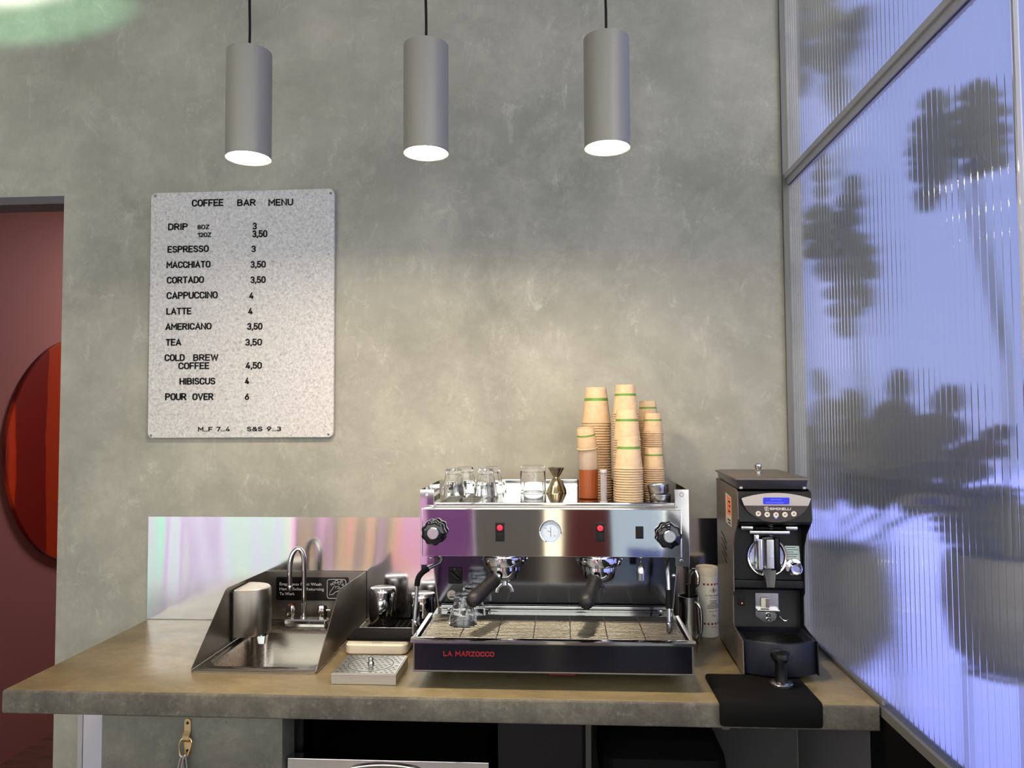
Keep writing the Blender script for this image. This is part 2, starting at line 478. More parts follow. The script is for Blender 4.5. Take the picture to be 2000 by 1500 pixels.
M['dark_trim'] = mat('dark_grey_soffit', srgb(84, 80, 82), .7)
M['orange'] = mat('orange_sticker', srgb(232, 118, 74), .5)
M['sticker'] = mat('pale_sticker', srgb(200, 190, 178), .5)
M['label_mint'] = mat('pale_green_label', srgb(196, 214, 208), .5)
M['silver_plastic'] = mat('silver_plastic', srgb(196, 188, 178), .35, .2)
M['taupe_plastic'] = mat('dark_taupe_plastic', srgb(70, 62, 57), .4)
M['smoke'] = mat('smoked_plastic', srgb(50, 48, 52), .18)
M['alu'] = mat('grey_aluminium', srgb(176, 175, 180), .45, .2)
M['alu_dark'] = mat('dark_aluminium', srgb(104, 104, 100), .5, .2)
M['ceramic'] = mat('dark_ceramic', srgb(92, 88, 62), .6)
M['stem'] = mat('green_stem', srgb(60, 72, 44), .6)
M['blue_paving'] = mat('periwinkle_paving', srgb(124, 134, 214), .7)
M['pier'] = mat('grey_pier', srgb(196, 190, 176), .6)
M['knee_shade'] = mat('painted_knee_shade', srgb(84, 86, 88), .7)
M['low_wall'] = mat('grey_low_wall', srgb(104, 102, 108), .7)
M['maroon_reflection'] = mat('maroon_for_reflection', srgb(176, 88, 80), .85)
m = M['floor'] = mat('pale_floor', srgb(150, 142, 134), .3); G = NG(m)
a = G.noise(2, 6, .6); G.color(G.ramp(a, [(.3, srgb(150, 143, 140)), (.7, srgb(188, 181, 176))]))
m = M['wood_floor'] = mat('dark_wood_floor', srgb(52, 30, 20), .4); G = NG(m)
a = G.noise(6, 6, .6, 1, G.mapping((1, 8, 1))); G.color(G.ramp(a, [(.3, srgb(40, 22, 14)), (.7, srgb(70, 42, 28))]))
m = M['kraft'] = mat('kraft_paper', srgb(214, 176, 132), .7, spec=.2); G = NG(m)
a = G.noise(60, 4, .6); G.color(G.ramp(a, [(.3, srgb(186, 158, 124)), (.7, srgb(200, 174, 142))]))
m = M['grate'] = steel('brushed_grate_steel', srgb(112, 110, 102), .36, (.05, 1, 1))
# disc: dark red glass with orange-red strokes running top to bottom
m = M['disc'] = mat('red_disc_enamel', srgb(80, 8, 4), .3); G = NG(m)
sp_ = G.n('SeparateXYZ'); G.l(G.tc.outputs['Object'], sp_.inputs[0])
w = G.noise(2.2, 3, .5); w2 = G.n('Math', operation='MULTIPLY_ADD'); G.l(w, w2.inputs[0]); w2.inputs[1].default_value = .09
G.l(sp_.outputs['Y'], w2.inputs[2])
rm = G.n('MapRange'); rm.inputs['From Min'].default_value = -.62+.045; rm.inputs['From Max'].default_value = .62+.045
G.l(w2.outputs[0], rm.inputs['Value'])
rp = G.ramp(rm.outputs[0], [(0.0, srgb(96, 12, 4)), (.022, srgb(158, 44, 8)), (.05, srgb(150, 40, 8)), (.058, srgb(92, 14, 6)),
                            (.23, srgb(84, 10, 5)), (.236, srgb(122, 34, 6)), (.60, srgb(128, 38, 8)), (.61, srgb(90, 12, 6)), (1.0, srgb(110, 24, 6))])
G.color(rp)

def glass(name, col=(1, 1, 1), rough=0.0, ior=1.45):
    m = bpy.data.materials.new(name); m.use_nodes = True; t = m.node_tree
    t.nodes.clear(); o = t.nodes.new('ShaderNodeOutputMaterial'); b = t.nodes.new('ShaderNodeBsdfGlass')
    b.inputs['Color'].default_value = (*col, 1); b.inputs['Roughness'].default_value = rough; b.inputs['IOR'].default_value = ior
    t.links.new(b.outputs[0], o.inputs[0]); return m
M['glass'] = glass('clear_glass')
def tinted(name, col, gloss=.06):
    m = bpy.data.materials.new(name); m.use_nodes = True; t = m.node_tree
    t.nodes.clear(); o = t.nodes.new('ShaderNodeOutputMaterial')
    a = t.nodes.new('ShaderNodeBsdfTransparent'); a.inputs[0].default_value = (*col, 1)
    b = t.nodes.new('ShaderNodeBsdfGlossy'); b.inputs['Roughness'].default_value = .05
    x = t.nodes.new('ShaderNodeMixShader'); x.inputs[0].default_value = gloss
    t.links.new(a.outputs[0], x.inputs[1]); t.links.new(b.outputs[0], x.inputs[2]); t.links.new(x.outputs[0], o.inputs[0])
    return m
m = M['bottle'] = mat('milky_plastic', srgb(240, 226, 214), .3, **{'Transmission Weight': .75, 'IOR': 1.3})
m = M['syrup'] = mat('amber_syrup', srgb(168, 92, 52), .2, **{'Transmission Weight': .35, 'IOR': 1.33})
m = M['clear_plastic'] = mat('clear_plastic', srgb(225, 220, 225), .15, **{'Transmission Weight': .7, 'IOR': 1.3})
def emit(name, col, s):
    m = mat(name, col, .4); p = m.node_tree.nodes['Principled BSDF']
    p.inputs['Emission Color'].default_value = (*col[:3], 1); p.inputs['Emission Strength'].default_value = s
    return m
M['lamp'] = emit('warm_lamp', (1.0, .81, .60), LAMP)
M['red_lit'] = emit('red_lit_switch', srgb(255, 20, 40), 2.2)
M['lcd'] = emit('blue_lit_display', srgb(44, 48, 190), .45)
M['lcd_text'] = emit('pale_blue_display_dots', srgb(92, 100, 235), .8)
M['blue_led'] = emit('blue_led', srgb(90, 130, 255), 1.5)
M['amber_led'] = emit('amber_led', srgb(255, 120, 40), 2.0)
# fluted translucent pane
m = M['fluted'] = bpy.data.materials.new('fluted_translucent_pane'); m.use_nodes = True; t = m.node_tree
t.nodes.clear(); N = t.nodes.new
o = N('ShaderNodeOutputMaterial'); rf = N('ShaderNodeBsdfRefraction'); tr = N('ShaderNodeBsdfTranslucent'); gl = N('ShaderNodeBsdfGlossy')
rf.inputs['Color'].default_value = (.97, .97, .98, 1); rf.inputs['Roughness'].default_value = .22; rf.inputs['IOR'].default_value = 1.08
tr.inputs['Color'].default_value = (.8, .8, .86, 1)
gl.inputs['Color'].default_value = (.9, .9, .9, 1); gl.inputs['Roughness'].default_value = .06
x1 = N('ShaderNodeMixShader'); x1.inputs[0].default_value = .06
t.links.new(rf.outputs[0], x1.inputs[1]); t.links.new(tr.outputs[0], x1.inputs[2])
fr = N('ShaderNodeFresnel'); fr.inputs['IOR'].default_value = 1.38
ge = N('ShaderNodeNewGeometry'); iv = N('ShaderNodeMath'); iv.operation = 'SUBTRACT'; iv.inputs[0].default_value = 1.0
t.links.new(ge.outputs['Backfacing'], iv.inputs[1])
ml = N('ShaderNodeMath'); ml.operation = 'MULTIPLY'
t.links.new(fr.outputs[0], ml.inputs[0]); t.links.new(iv.outputs[0], ml.inputs[1])
x2 = N('ShaderNodeMixShader'); t.links.new(ml.outputs[0], x2.inputs[0])
t.links.new(x1.outputs[0], x2.inputs[1]); t.links.new(gl.outputs[0], x2.inputs[2]); t.links.new(x2.outputs[0], o.inputs[0])
M['leaf'] = mat('dark_green_leaf', srgb(96, 95, 52), .6, spec=.2)

# ------------------------------------------------------------------ the setting
XG = 2.21            # plane of the fluted partition
CEIL = 2.3
YF = -4.5            # shopfront behind the camera
XL = -3.2
b = MB()
b.box(-.333, XG+.05, 0, .10, -.92, CEIL).box(-1.196, -.333, 0, .10, 1.498, CEIL).box(XL-.1, -1.196, 0, .10, -.92, CEIL)
struct(b.build('wall_back', M['plaster']))
struct(MB().box(XL-.1, XG+.05, YF-.1, 0, -1.02, -.92).build('floor', M['floor']))
struct(MB().box(XL-.1, XG+.05, YF-.1, .1, CEIL, CEIL+.1).build('ceiling', M['wall_white']))
struct(MB().box(XL-.1, XL, YF, 0, -.92, CEIL).build('wall_left', M['wall_white']))
# low wall carrying the fluted partition, black beyond the worktop
struct(MB().box(XG-.004, XG+.05, -.60, 0, -.92, -.026).build('wall_right', M['low_wall']))
struct(MB().box(XG-.004, XG+.05, YF, -.60, -.92, -.026).build('wall_right_front', M['black_satin']))

# fluted partition
win = sgroup('window_1')
def flute(y0, y1, z0, z1):
    b = MB(); pitch = .0232; n = int(round((y1-y0)/pitch)); pitch = (y1-y0)/n; poly = []
    for k in range(n):
        for u, dx in ((0, -.0005), (.02, -.00042), (.042, -.00018), (.07, .00016), (.12, .00016), (.26, .00008), (.5, 0), (.74, .00008), (.88, .00016), (.93, .00016), (.958, -.00018), (.98, -.00042)):
            poly.append((XG + dx, y1 - (k+u)*pitch, z0))
    poly.append((XG - .0005, y0, z0)); poly.append((XG+.010, y0, z0)); poly.append((XG+.010, y1, z0))
    b.prism(poly, (0, 0, z1-z0)); return b
JY = -1.277
flute(JY+.004, -.002, -.026, 1.4685).build('pane', M['fluted'], win, angle=70)
flute(YF+.05, JY-.004, -.026, 1.4685).build('pane', M['fluted'], win, angle=70)
flute(JY+.004, -.002, 1.5065, CEIL).build('pane', M['fluted'], win, angle=70)
flute(YF+.05, JY-.004, 1.5065, CEIL).build('pane', M['fluted'], win, angle=70)
MB().box(XG-.004, XG+.02, YF+.05, -.002, 1.4685, 1.5065, .002).box(XG-.012, XG-.003, YF+.05, -.002, 1.488, 1.5065, .002).build('rail', M['alu'], win)
MB().box(XG+.001, XG+.012, JY-.003, JY+.003, -.026, CEIL).build('joint_strip', M['alu'], win)
MB().box(XG-.018, XG, -.014, -.0005, 0.002, CEIL).build('corner_strip', M['alu_dark'], win)
MB().box(XG-.010, XG, YF+.05, -.015, -.026, -.004).box(XG-.010, XG-.001, -.69, -.015, .0005, .012, .002).build('base_strip', M['alu_dark'], win)

# unseen shopfront: added tinted strips below to colour the reflections, clear glass above
wf = MB()
wf.box(XL-.1, XG+.05, YF-.06, YF, 2.12, CEIL).box(XL-.1, XG+.05, YF-.05, YF, .06, .10)
strips = [(-3.2, -2.46, (.62, .96, .82)), (-2.46, -2.24, (.98, .78, .96)), (-2.24, -2.10, (.62, .50, .82)), (-2.10, -1.74, (.88, .85, .98)),
          (-1.74, -1.56, (.64, .96, .86)), (-1.56, -1.20, (.90, .91, .86)), (-1.20, -.80, (.93, .68, .88)), (-.80, -.62, (.34, .30, .32)),
          (-.62, -.44, (.60, .54, .40)), (-.44, -.22, (.72, .64, .48)), (-.22, .02, (.86, .58, .50)), (.02, .34, (.84, .60, .80)), (.34, .72, (.40, .23, .42))]
wn = 2
for i, (a, c, colr) in enumerate(strips):
    w = sgroup('window_%d' % wn); wn += 1
    MB().box(a+.006, c-.006, YF-.03, YF-.022, -.90, .06).build('pane', tinted('added_reflection_tint_%d' % i, tuple(v*.64 for v in colr)), w)
    MB().box(a-.006, a+.006, YF-.04, YF-.01, -.92, .06).build('glazing_bar', M['alu_dark'], w)
wf.box(.72, 1.30, YF-.05, YF, -.92, .06)
for i, (a, c) in enumerate(((-3.2, -1.9), (-1.9, -.6), (-.6, .7), (.7, 2.0))):
    w = sgroup('window_%d' % wn); wn += 1
    MB().box(a+.02, c-.02, YF-.03, YF-.022, .10, 2.12).build('pane', tinted('clear_glass_%d' % i, (.93, .95, .94)), w)
    MB().box(a-.02, a+.02, YF-.05, YF, .10, 2.12).build('mullion', M['alu_dark'], w)
w = sgroup('window_%d' % wn)
MB().box(1.30, 1.42, YF-.03, YF-.022, -.90, .06).build('pane', tinted('clear_glass_low', (.85, .80, .68)), w)  # cream-tinted low pane added to colour the reflections, not clear glass
MB().box(1.82, XG-.01, YF-.03, YF-.022, -.90, .06).build('pane', tinted('added_reflection_blue', (.42, .47, .52)), w)  # pale pane added for the bluish reflection in the machine front
wf.box(2.0, XG+.05, YF-.06, YF, .06, 2.12)
struct(wf.build('wall_front', M['pier']))
struct(MB().box(1.42, 1.82, YF-.05, YF+.02, -.92, .06).build('added_maroon_panel', M['maroon_reflection']))  # unseen panel added for the maroon reflection of a person in the machine

# passage through the doorway on the left
struct(MB().box(-1.296, -1.196, .10, 5.0, -.92, 2.0).build('wall_passage', M['maroon']))
struct(MB().box(-1.296, .60, 5.0, 5.1, -.92, 2.0).build('wall_passage_end', M['maroon']))
struct(MB().box(.5, .6, .10, 5.0, -.92, 2.0).build('wall_passage_right', M['maroon']))
struct(MB().box(-1.296, .6, 0.10, 5.1, -1.0, -.92).build('floor_passage', M['wood_floor']))
struct(MB().box(-1.296, .6, .10, 5.1, 2.0, 2.1).build('ceiling_passage', M['wall_white']))
struct(MB().box(-1.196, -.334, .0005, .0995, 1.470, 1.498).build('trim_2', M['dark_trim']))
d = MB(); d.lathe([(0, 0), (.606, 0), (.61, .004), (.61, .018), (.606, .022), (0, .022)], (0, 0, 0), 96, (1, 0, 0))
dd = thing('wall_disc', 'large round dark red disc with orange streaks on maroon passage wall', 'wall art', (-1.1955, 1.455, .535))
d.build('disc', M['disc'], dd, local=True)

# white panel and metal strip on the wall below the worktop
struct(MB().box(-.217, .262, -.012, 0, -.92, -.30).build('trim_3', M['white_paint']))
struct(MB().box(-.236, -.218, -.016, 0, -.92, -.30, .002).build('trim_4', M['alu']))
# added dark sheet paints the shade on the wall in the knee space
struct(MB().box(1.495, 2.2, -.010, 0, -.92, -.0605).build('knee_shade_sheet', M['knee_shade']))
# courtyard floor beyond the partition
struct(MB().box(XG+.06, 14, -8, 30, -1.02, -.92).build('ground_courtyard', M['blue_paving']))

# ------------------------------------------------------------------ splashback
o = tag(MB().box(0, 2.195, -.004, -.0003, .001, .3536).build('splashback', M['splash']), 'polished steel sheet on the wall behind sink and machine', 'splashback')

# ------------------------------------------------------------------ worktop
ct = thing('worktop', 'thick concrete worktop with a sealed top browned for warm lamplight', 'worktop', (1.1, -.35, -.06))
CX = [0, .4335, .7655, XG-.013]; CY = [-.6905, -.505, -.1365, -.0005]
def slab(z0, z1, front):
    b = MB(); B = b.b; V = {}
    for i, x in enumerate(CX):
        for j, y in enumerate(CY):
            for k, z in enumerate((z0, z1)):
                V[i, j, k] = B.verts.new((x, y, z))
    for i in range(3):
        for j in range(3):
            if i == 1 and j == 1: continue
            B.faces.new((V[i, j, 1], V[i+1, j, 1], V[i+1, j+1, 1], V[i, j+1, 1]))
            B.faces.new((V[i, j, 0], V[i, j+1, 0], V[i+1, j+1, 0], V[i+1, j, 0]))
    for i in range(3):
        for j, s in ((0, 1), (3, -1)):
            B.faces.new((V[i, j, 0], V[i+1, j, 0], V[i+1, j, 1], V[i, j, 1]))
        for ii in (0, 3):
            B.faces.new((V[ii, i, 0], V[ii, i+1, 0], V[ii, i+1, 1], V[ii, i, 1]))
    for (i0, j0, i1, j1) in ((1, 1, 2, 1), (2, 1, 2, 2), (2, 2, 1, 2), (1, 2, 1, 1)):
        B.faces.new((V[i0, j0, 0], V[i1, j1, 0], V[i1, j1, 1], V[i0, j0, 1]))
    bmesh.ops.recalc_face_normals(B, faces=B.faces[:])
    es = [e for e in B.edges if all(abs(v.co.y - CY[0]) < 1e-6 or abs(v.co.x - CX[0]) < 1e-6 for v in e.verts) and len(e.link_faces) == 2
          and e.link_faces[0].normal.dot(e.link_faces[1].normal) < .5]
    bmesh.ops.bevel(B, geom=es, offset=.006 if front else .001, segments=3, affect='EDGES', profile=.5)
    return b
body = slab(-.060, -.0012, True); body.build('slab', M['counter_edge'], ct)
slab(-.003, 0.0, False).build('lamplit_top', M['counter_top'], ct, label='sealed concrete surface tinted brown for lamplight')
# trim back the top skin from the rounded front arris
sk = ct.children
for c in COL.objects:
    if c.parent == ct and c.name == 'lamplit_top':
        for v in c.data.vertices:
            wx, wy = v.co.x + 1.1, v.co.y - .35
            if wy < -.68: v.co.y += .006
            if wx < .01: v.co.x += .006

# concrete end panel that carries the left side of the worktop
tag(MB().box(.266, .738, -.685, -.56, -.92, -.0605, .003).build('support_panel', M['concrete']), 'rough grey concrete support panel under left half of worktop', 'support panel')
# ------------------------------------------------------------------ lashing ring and spring clip
lr = thing('lashing_ring', 'yellow zinc lashing ring screwed to the concrete panel', 'lashing ring', (.494, -.6855, -.1))
b = MB(); pr = [(-.070, 0), (-.070, -.0025), (-.094, -.0025), (-.104, -.012), (-.113, -.012), (-.122, -.0025), (-.150, -.0025), (-.150, 0)]
for side in (0,):
    pts = [(.4855, -.6857+y, z) for z, y in pr]
    b.prism(pts, (.017, 0, 0))
b.cyl((.494, -.6855, -.072), (.494, -.6885, -.072), .0085, segs=24).cyl((.494, -.6855, -.146), (.494, -.6885, -.146), .0085, segs=24)
b.build('strap_plate', M['zinc'], lr)
for z in (-.0745, -.1425):
    MB().lathe([(0, 0), (.0036, 0), (.0036, .0012), (.0022, .0024), (0, .0026)], (.494, -.6883, z), 16, (0, -1, 0)).build('screw', M['black'], lr)
MB().tube([(.487, -.694, -.109), (.501, -.694, -.109), (.509, -.696, -.118), (.504, -.699, -.140), (.497, -.700, -.158), (.488, -.700, -.158), (.480, -.699, -.146), (.478, -.697, -.122)], .0021, 10, 4, closed=True).build('ring', M['zinc'], lr)
cl = thing('spring_clip', 'steel spring clip hanging from the lashing ring', 'clip', (.492, -.70, -.2))
b = MB()
for dx in (0, .008):
    b.tube([(.487+dx, -.7065, -.152+.3*dx), (.4815+dx, -.707, -.175), (.480+dx, -.707, -.21), (.481+dx, -.707, -.28), (.486+dx, -.705, -.30), (.495+dx, -.7045, -.285), (.495+dx, -.704, -.2), (.491+dx, -.7035, -.156+.3*dx)], .0028, 10, 5, closed=True)
b.build('hook', M['chrome_satin'], cl)

# ------------------------------------------------------------------ undercounter fridge
fr_ = thing('undercounter_fridge', 'black undercounter fridge with a polished steel door edge', 'fridge', (.99, -.35, -.92))
MB().box(.79, 1.235, -.60, -.045, -.90, -.205, .004).build('cabinet', M['black_satin'], fr_)
MB().box(.748, 1.250, -.628, -.602, -.90, -.190, .003).build('gasket_frame', M['black'], fr_)
dr = MB().box(.742, 1.257, -.664, -.630, -.90, -.166, .003).build('door', M['polished'], fr_)
b = MB(); b.lathe([(0, 0), (.060, .0005), (.085, .003), (.088, 0)], (.998, -.6645, -.186), 40, (0, -1, 0))
for v in b.b.verts: v.co.z = -.186 + (v.co.z+.186)*.18
b.build('handle_recess', M['steel_dark'], dr)
b = MB(); b.tube([(.91, -.6655, -.186), (.955, -.670, -.177), (.998, -.672, -.174), (1.04, -.670, -.177), (1.085, -.6655, -.186)], .003, 8, 5)
b.build('handle_lip', M['chrome_satin'], dr)
for x in (.815, 1.20):
    for y in (-.56, -.08): MB().cyl((x, y, -.92), (x, y, -.89), .016).build('foot', M['black'], fr_)
# dark carcass around the fridge; side and back boards added to darken the gap
cb = thing('fridge_cabinet', 'dark cabinet carcass with added dark boards around the fridge', 'cabinet', (1.1, -.3, -.92))
MB().box(.7625, .783, -.60, -.02, -.92, -.0605).box(.7385, .783, -.60, -.585, -.92, -.0605).build('added_dark_side', M['black_satin'], cb)
MB().box(.784, 1.274, -.03, -.02, -.92, -.0605).build('added_dark_back', M['black_satin'], cb)
MB().box(1.275, 1.49, -.62, -.02, -.92, -.0605, .002).build('right_housing', M['black_satin'], cb)
# waste bin
bn = thing('waste_bin', 'black lidded bin under worktop below the tamping mat', 'bin', (1.70, -.33, -.92))
b = MB(); b.loft([rrect(1.585, 1.835, -.47, -.19, .05, -.919), rrect(1.555, 1.87, -.49, -.17, .05, -.40), rrect(1.55, 1.875, -.495, -.165, .05, -.29)])
b.build('bin_body', M['rubber'], bn)
b = MB(); b.loft([rrect(1.54, 1.885, -.505, -.155, .055, -.29), rrect(1.54, 1.885, -.505, -.155, .055, -.275), rrect(1.545, 1.88, -.48, -.16, .05, -.23), rrect(1.57, 1.86, -.42, -.17, .04, -.205)])
b.build('bin_lid', M['rubber'], bn)
tag(MB().box(1.503, 1.520, -.40, -.383, -.92, -.0605, .002).build('table_leg', M['alu_dark'], None), 'slim grey steel leg under worktop left of the bin', 'leg')
tag(MB().box(1.862, 1.884, -.50, -.478, -.140, -.0605, .004).build('bracket', M['alu_dark'], None), 'short grey steel bracket under worktop right of the bin', 'bracket')

# ------------------------------------------------------------------ hand sink
sk = thing('hand_sink', 'small steel hand sink with side guards set in worktop', 'sink', (.6, -.3, 0))
b = MB()
L = [rrect(.424, .775, -.536, -.008, .006, .0004), rrect(.424, .775, -.536, -.008, .006, .004), rrect(.428, .771, -.532, -.012, .006, .007),
     rrect(.440, .759, -.498, -.143, .05, .006), rrect(.447, .752, -.490, -.150, .06, -.002), rrect(.452, .747, -.486, -.154, .062, -.135),
     rrect(.468, .731, -.470, -.170, .07, -.166), rrect(.52, .68, -.41, -.23, .06, -.174),
     rrect(.52, .68, -.41, -.23, .06, -.132), rrect(.455, .744, -.482, -.158, .07, -.128), rrect(.439, .760, -.499, -.142, .05, -.06), rrect(.440, .759, -.498, -.143, .05, .0004)]
b.loft(L, cap0=False, cap1=False)
# close bottom and underside
b2 = MB(); b2.loft(L[:8], cap0=False, cap1=True)
b.b.free()
b2.build('basin', M['basin'], sk, angle=50)
gl_ = [(-.536, .0075), (-.326, .176), (-.308, .180), (-.010, .171), (-.010, .0075)]
MB().prism([(.4245, y, z) for y, z in gl_], (.0022, 0, 0)).build('side_guard', M['steel_dark'], sk)
MB().prism([(.7725, y, z) for y, z in gl_], (.0022, 0, 0)).build('side_guard', M['steel_dark'], sk)
MB().box(.4269, .7723, -.0125, -.010, .0075, .1705).build('back_guard', M['steel_dark'], sk)
MB().lathe([(.022, .001), (.024, .004), (.018, .005), (.012, .0015), (0, .0015)], (.60, -.32, -.1740), 24).build('drain', M['chrome'], sk)
fa = thing('faucet', 'chrome gooseneck faucet with two handles over the sink', 'faucet', (.6, -.10, .0075))
MB().loft([rrect(.517, .667, -.105, -.063, .012, .0076), rrect(.517, .667, -.105, -.063, .012, .026), rrect(.522, .662, -.100, -.068, .010, .031)]).build('base', M['chrome'], fa)
MB().tube([(0.5850, -0.0860, 0.03), (0.5850, -0.0860, 0.06), (0.5850, -0.0860, 0.15), (0.5845, -0.0860, 0.215), (0.5810, -0.0880, 0.242), (0.5720, -0.0920, 0.258), (0.5600, -0.0970, 0.258), (0.5500, -0.1020, 0.242), (0.5450, -0.1050, 0.215), (0.5440, -0.1070, 0.17), (0.5440, -0.1070, 0.136)],
          [.011, .0082, .0082, .0082, .0082, .0082, .0082, .0082, .0082, .0082, .0092], 16, 6).cyl((0.5440, -0.1070, 0.126), (0.5440, -0.1070, 0.144), .0100, bev=.001).build('spout', M['chrome'], fa)
for x, nm in ((.541, 'hot'), (.647, 'cold')):
    h = MB().lathe([(.013, .031), (.015, .038), (.0165, .058), (.0135, .074), (0, .076)], (x, -.084, 0), 24, fn=lambda r, z, a: r*(1+.06*math.cos(6*a))).build('handle', M['chrome'], fa)
    if nm == 'hot': MB().lathe([(.006, .0755), (.006, .0775), (0, .078)], (x, -.084, 0), 16).build('hot_dot', M['red_paint'], h, label='red hot-water dot')
    MB().box(x-(.028 if nm == 'hot' else -.012), x-(.012 if nm == 'hot' else -.028), -.090, -.078, .055, .062, .002).build('lever', M['chrome'], h)
# hand-washing sign on the back guard
sg = thing('handwash_sign', 'black hand-washing sign with white writing behind the faucet', 'sign', (.6, -.0127, .12))
MB().loft([[(x, -.0127, z) for x, z, _ in rrect(.463, .715, .072, .151, .006, 0)], [(x, -.0147, z) for x, z, _ in rrect(.463, .715, .072, .151, .006, 0)]]).build('plate', M['sign_black'], sg)
b = MB()
for s, z in (('Employees Must Wash', .1225), ('Hands Before Returning', .1060), ('To Work', .0895)):
    b.text(s, (.475, -.0148, z), cap=.0095, depth=.0004, width={'E': .146, 'H': .155, 'T': .053}[s[0]])
b.build('writing', M['white_ink'], sg, angle=8)
b = MB()
b.tube([(x, -.0150, z) for x, z, _ in rrect(.641, .706, .080, .144, .008, 0)], .0009, 6, closed=True)
hand = [(.656, .101), (.668, .103), (.676, .110), (.690, .116), (.700, .123), (.694, .125), (.684, .121), (.692, .130), (.686, .131), (.676, .124), (.679, .132), (.673, .131), (.667, .121), (.660, .113)]
b.tube([(x-.008, -.0150, z-.0095) for x, z in hand], .0008, 6, closed=True)
for x, z, r in ((.672, .141, .004), (.681, .146, .005), (.691, .141, .0045), (.699, .147, .0032), (.664, .137, .003), (.703, .136, .003)):
    b.tube([(x-.008+r*math.cos(k*.7854), -.0150, z-.0095+r*math.sin(k*.7854)) for k in range(8)], .0007, 6, closed=True)
b.build('hand_symbol', M['white_ink'], sg)
# soap dispenser on the left guard
sd = thing('soap_dispenser', 'half-round grey metal soap dispenser on left sink guard', 'soap dispenser', (.43, -.23, .01))
def halfround(z, sx_=1.0, sy=1.0, n=18):
    return [(.4335 + .092*sx_*max(0, math.sin(math.pi*k/n))**.8, -.226 - .062*sy*math.cos(math.pi*k/n), z) for k in range(n+1)]
MB().loft([halfround(.022, .9), halfround(.016+.012), halfround(.158), halfround(.163, .97, .97)]).build('body', M['steel_dark'], sd)
MB().loft([halfround(.1632, .96, .96), halfround(.1665, .93, .94)]).build('lid', M['silver_plastic'], sd)
MB().box(.4268, .4334, -.292, -.160, .012, .160, .001).build('back_plate', M['black'], sd)
MB().loft([[(x, y, .021) for x, y, _ in rrect(.492, .524, -.262, -.232, .006, 0)], [(x+.004, y-.004, .0) for x, y, _ in rrect(.497, .521, -.266, -.240, .006, 0)]]).box(.505, .5125, -.258, -.238, .004, .060, .002).build('push_bar', M['chrome_satin'], sd)

# ------------------------------------------------------------------ bar mat, pitchers
bm_ = thing('bar_mat', 'black perforated rubber mat under two steel pitchers', 'bar mat', (.92, -.12, 0))
b = MB(); b.box(.800, 1.045, -.215, -.020, .0004, .008, .002)
b.build('mat', M['rubber'], bm_)
b = MB()
for i in range(13):
    b.box(.803+i*.0185, .8075+i*.0185, -.213, -.022, .008, .0125)
for j in range(9):
    b.box(.803, 1.042, -.2125+j*.0233, -.2085+j*.0233, .008, .0124)
b.build('lattice', M['rubber'], bm_)
def pitcher(x, y, z, h, r, label, a=0.0):
    p = thing('milk_pitcher', label, 'pitcher', (x, y, z), 'steel milk pitchers', a)
    MB().lathe([(r*.76, 0), (r*.78, .0006), (r*.86, h*.035), (r*.94, h*.11), (r*.985, h*.24), (r, h*.42), (r, h*.7), (r*.985, h-.010), (r*.965, h-.005), (r*.92, h-.001), (r*.87, h), (r*.82, h-.0015), (0, h-.0015)], (0, 0, 0), 40).build('body', M['chrome'], p, local=True, angle=50)
    MB().tube([(0, -r*.97, h*.82), (0, -r-.012, h*.79), (0, -r-.018, h*.64), (0, -r-.017, h*.32), (0, -r-.006, h*.13), (0, -r*.84, h*.11)], .0085, 10, 5, flat=(0, -.3, 1)).build('handle', M['chrome'], p, local=True)
    return p
pitcher(.853, -.098, .0126, .125, .044, 'upturned steel milk pitcher standing right beside the sink', .1)
pitcher(.985, -.088, .0126, .106, .041, 'upturned steel milk pitcher behind the left steam wand', -.3)

# ------------------------------------------------------------------ scale
sc = thing('coffee_scale', 'white coffee scale with black pad left of the machine', 'scale', (.9, -.30, 0))
MB().loft([rrect(.806, .982, -.360, -.245, .018, .0006), rrect(.802, .986, -.364, -.241, .02, .005), rrect(.802, .986, -.364, -.241, .02, .027), rrect(.806, .982, -.360, -.245, .018, .0315)]).build('body', M['offwhite'], sc)
MB().loft([rrect(.800, .994, -.334, -.228, .006, .032), rrect(.800, .994, -.334, -.228, .006, .0405), rrect(.803, .991, -.331, -.231, .005, .042)]).build('weighing_pad', M['rubber'], sc)
MB().box(.812, .988, -.2345, -.2305, .0421, .0445, .0006).build('rear_edge', M['chrome_satin'], sc)
MB().box(.880, .910, -.355, -.341, .0316, .0322).build('display', M['silver_plastic'], sc)

# ------------------------------------------------------------------ pitcher rinser
rn = thing('pitcher_rinser', 'square steel pitcher rinser with slotted top and centre nozzle', 'rinser', (.92, -.53, 0))
MB().box(.838, 1.010, -.609, -.453, .0006, .0275, .0012).build('tray', M['steel'], rn)
MB().box(.841, 1.007, -.606, -.456, .0276, .0290, .0005).build('slotted_plate', M['steel'], rn)
b = MB(); rc = (.924, -.531)
for j in range(11):
    for i in range(11):
        x = .8515 + i*.0146 + (.0073 if j % 2 else 0); y = -.598 + j*.0134
        d_ = math.hypot(x-rc[0], (y-rc[1]))
        if x > 1.0 or .054 < d_ < .068 or d_ < .012: continue
        b.box(x-.0042, x+.0042, y-.0017, y+.0017, .0288, .02918)
b.build('slots', M['ink'], rn)
MB().lathe([(.0595, 0), (.0595, .0003), (.0612, .0003), (.0612, 0)], (*rc, .0290), 64).build('ring_groove', M['ink'], rn)
MB().lathe([(.009, 0), (.009, .004), (.0062, .007), (.0062, .010), (.0078, .012), (.0074, .016), (.004, .019), (0, .0195)], (*rc, .029), 20).build('nozzle', M['chrome_satin'], rn)
for x in (.852, .996):
    for y in (-.595, -.467): MB().cyl((x, y, 0.0), (x, y, .0008), .006).build('foot', M['rubber'], rn)

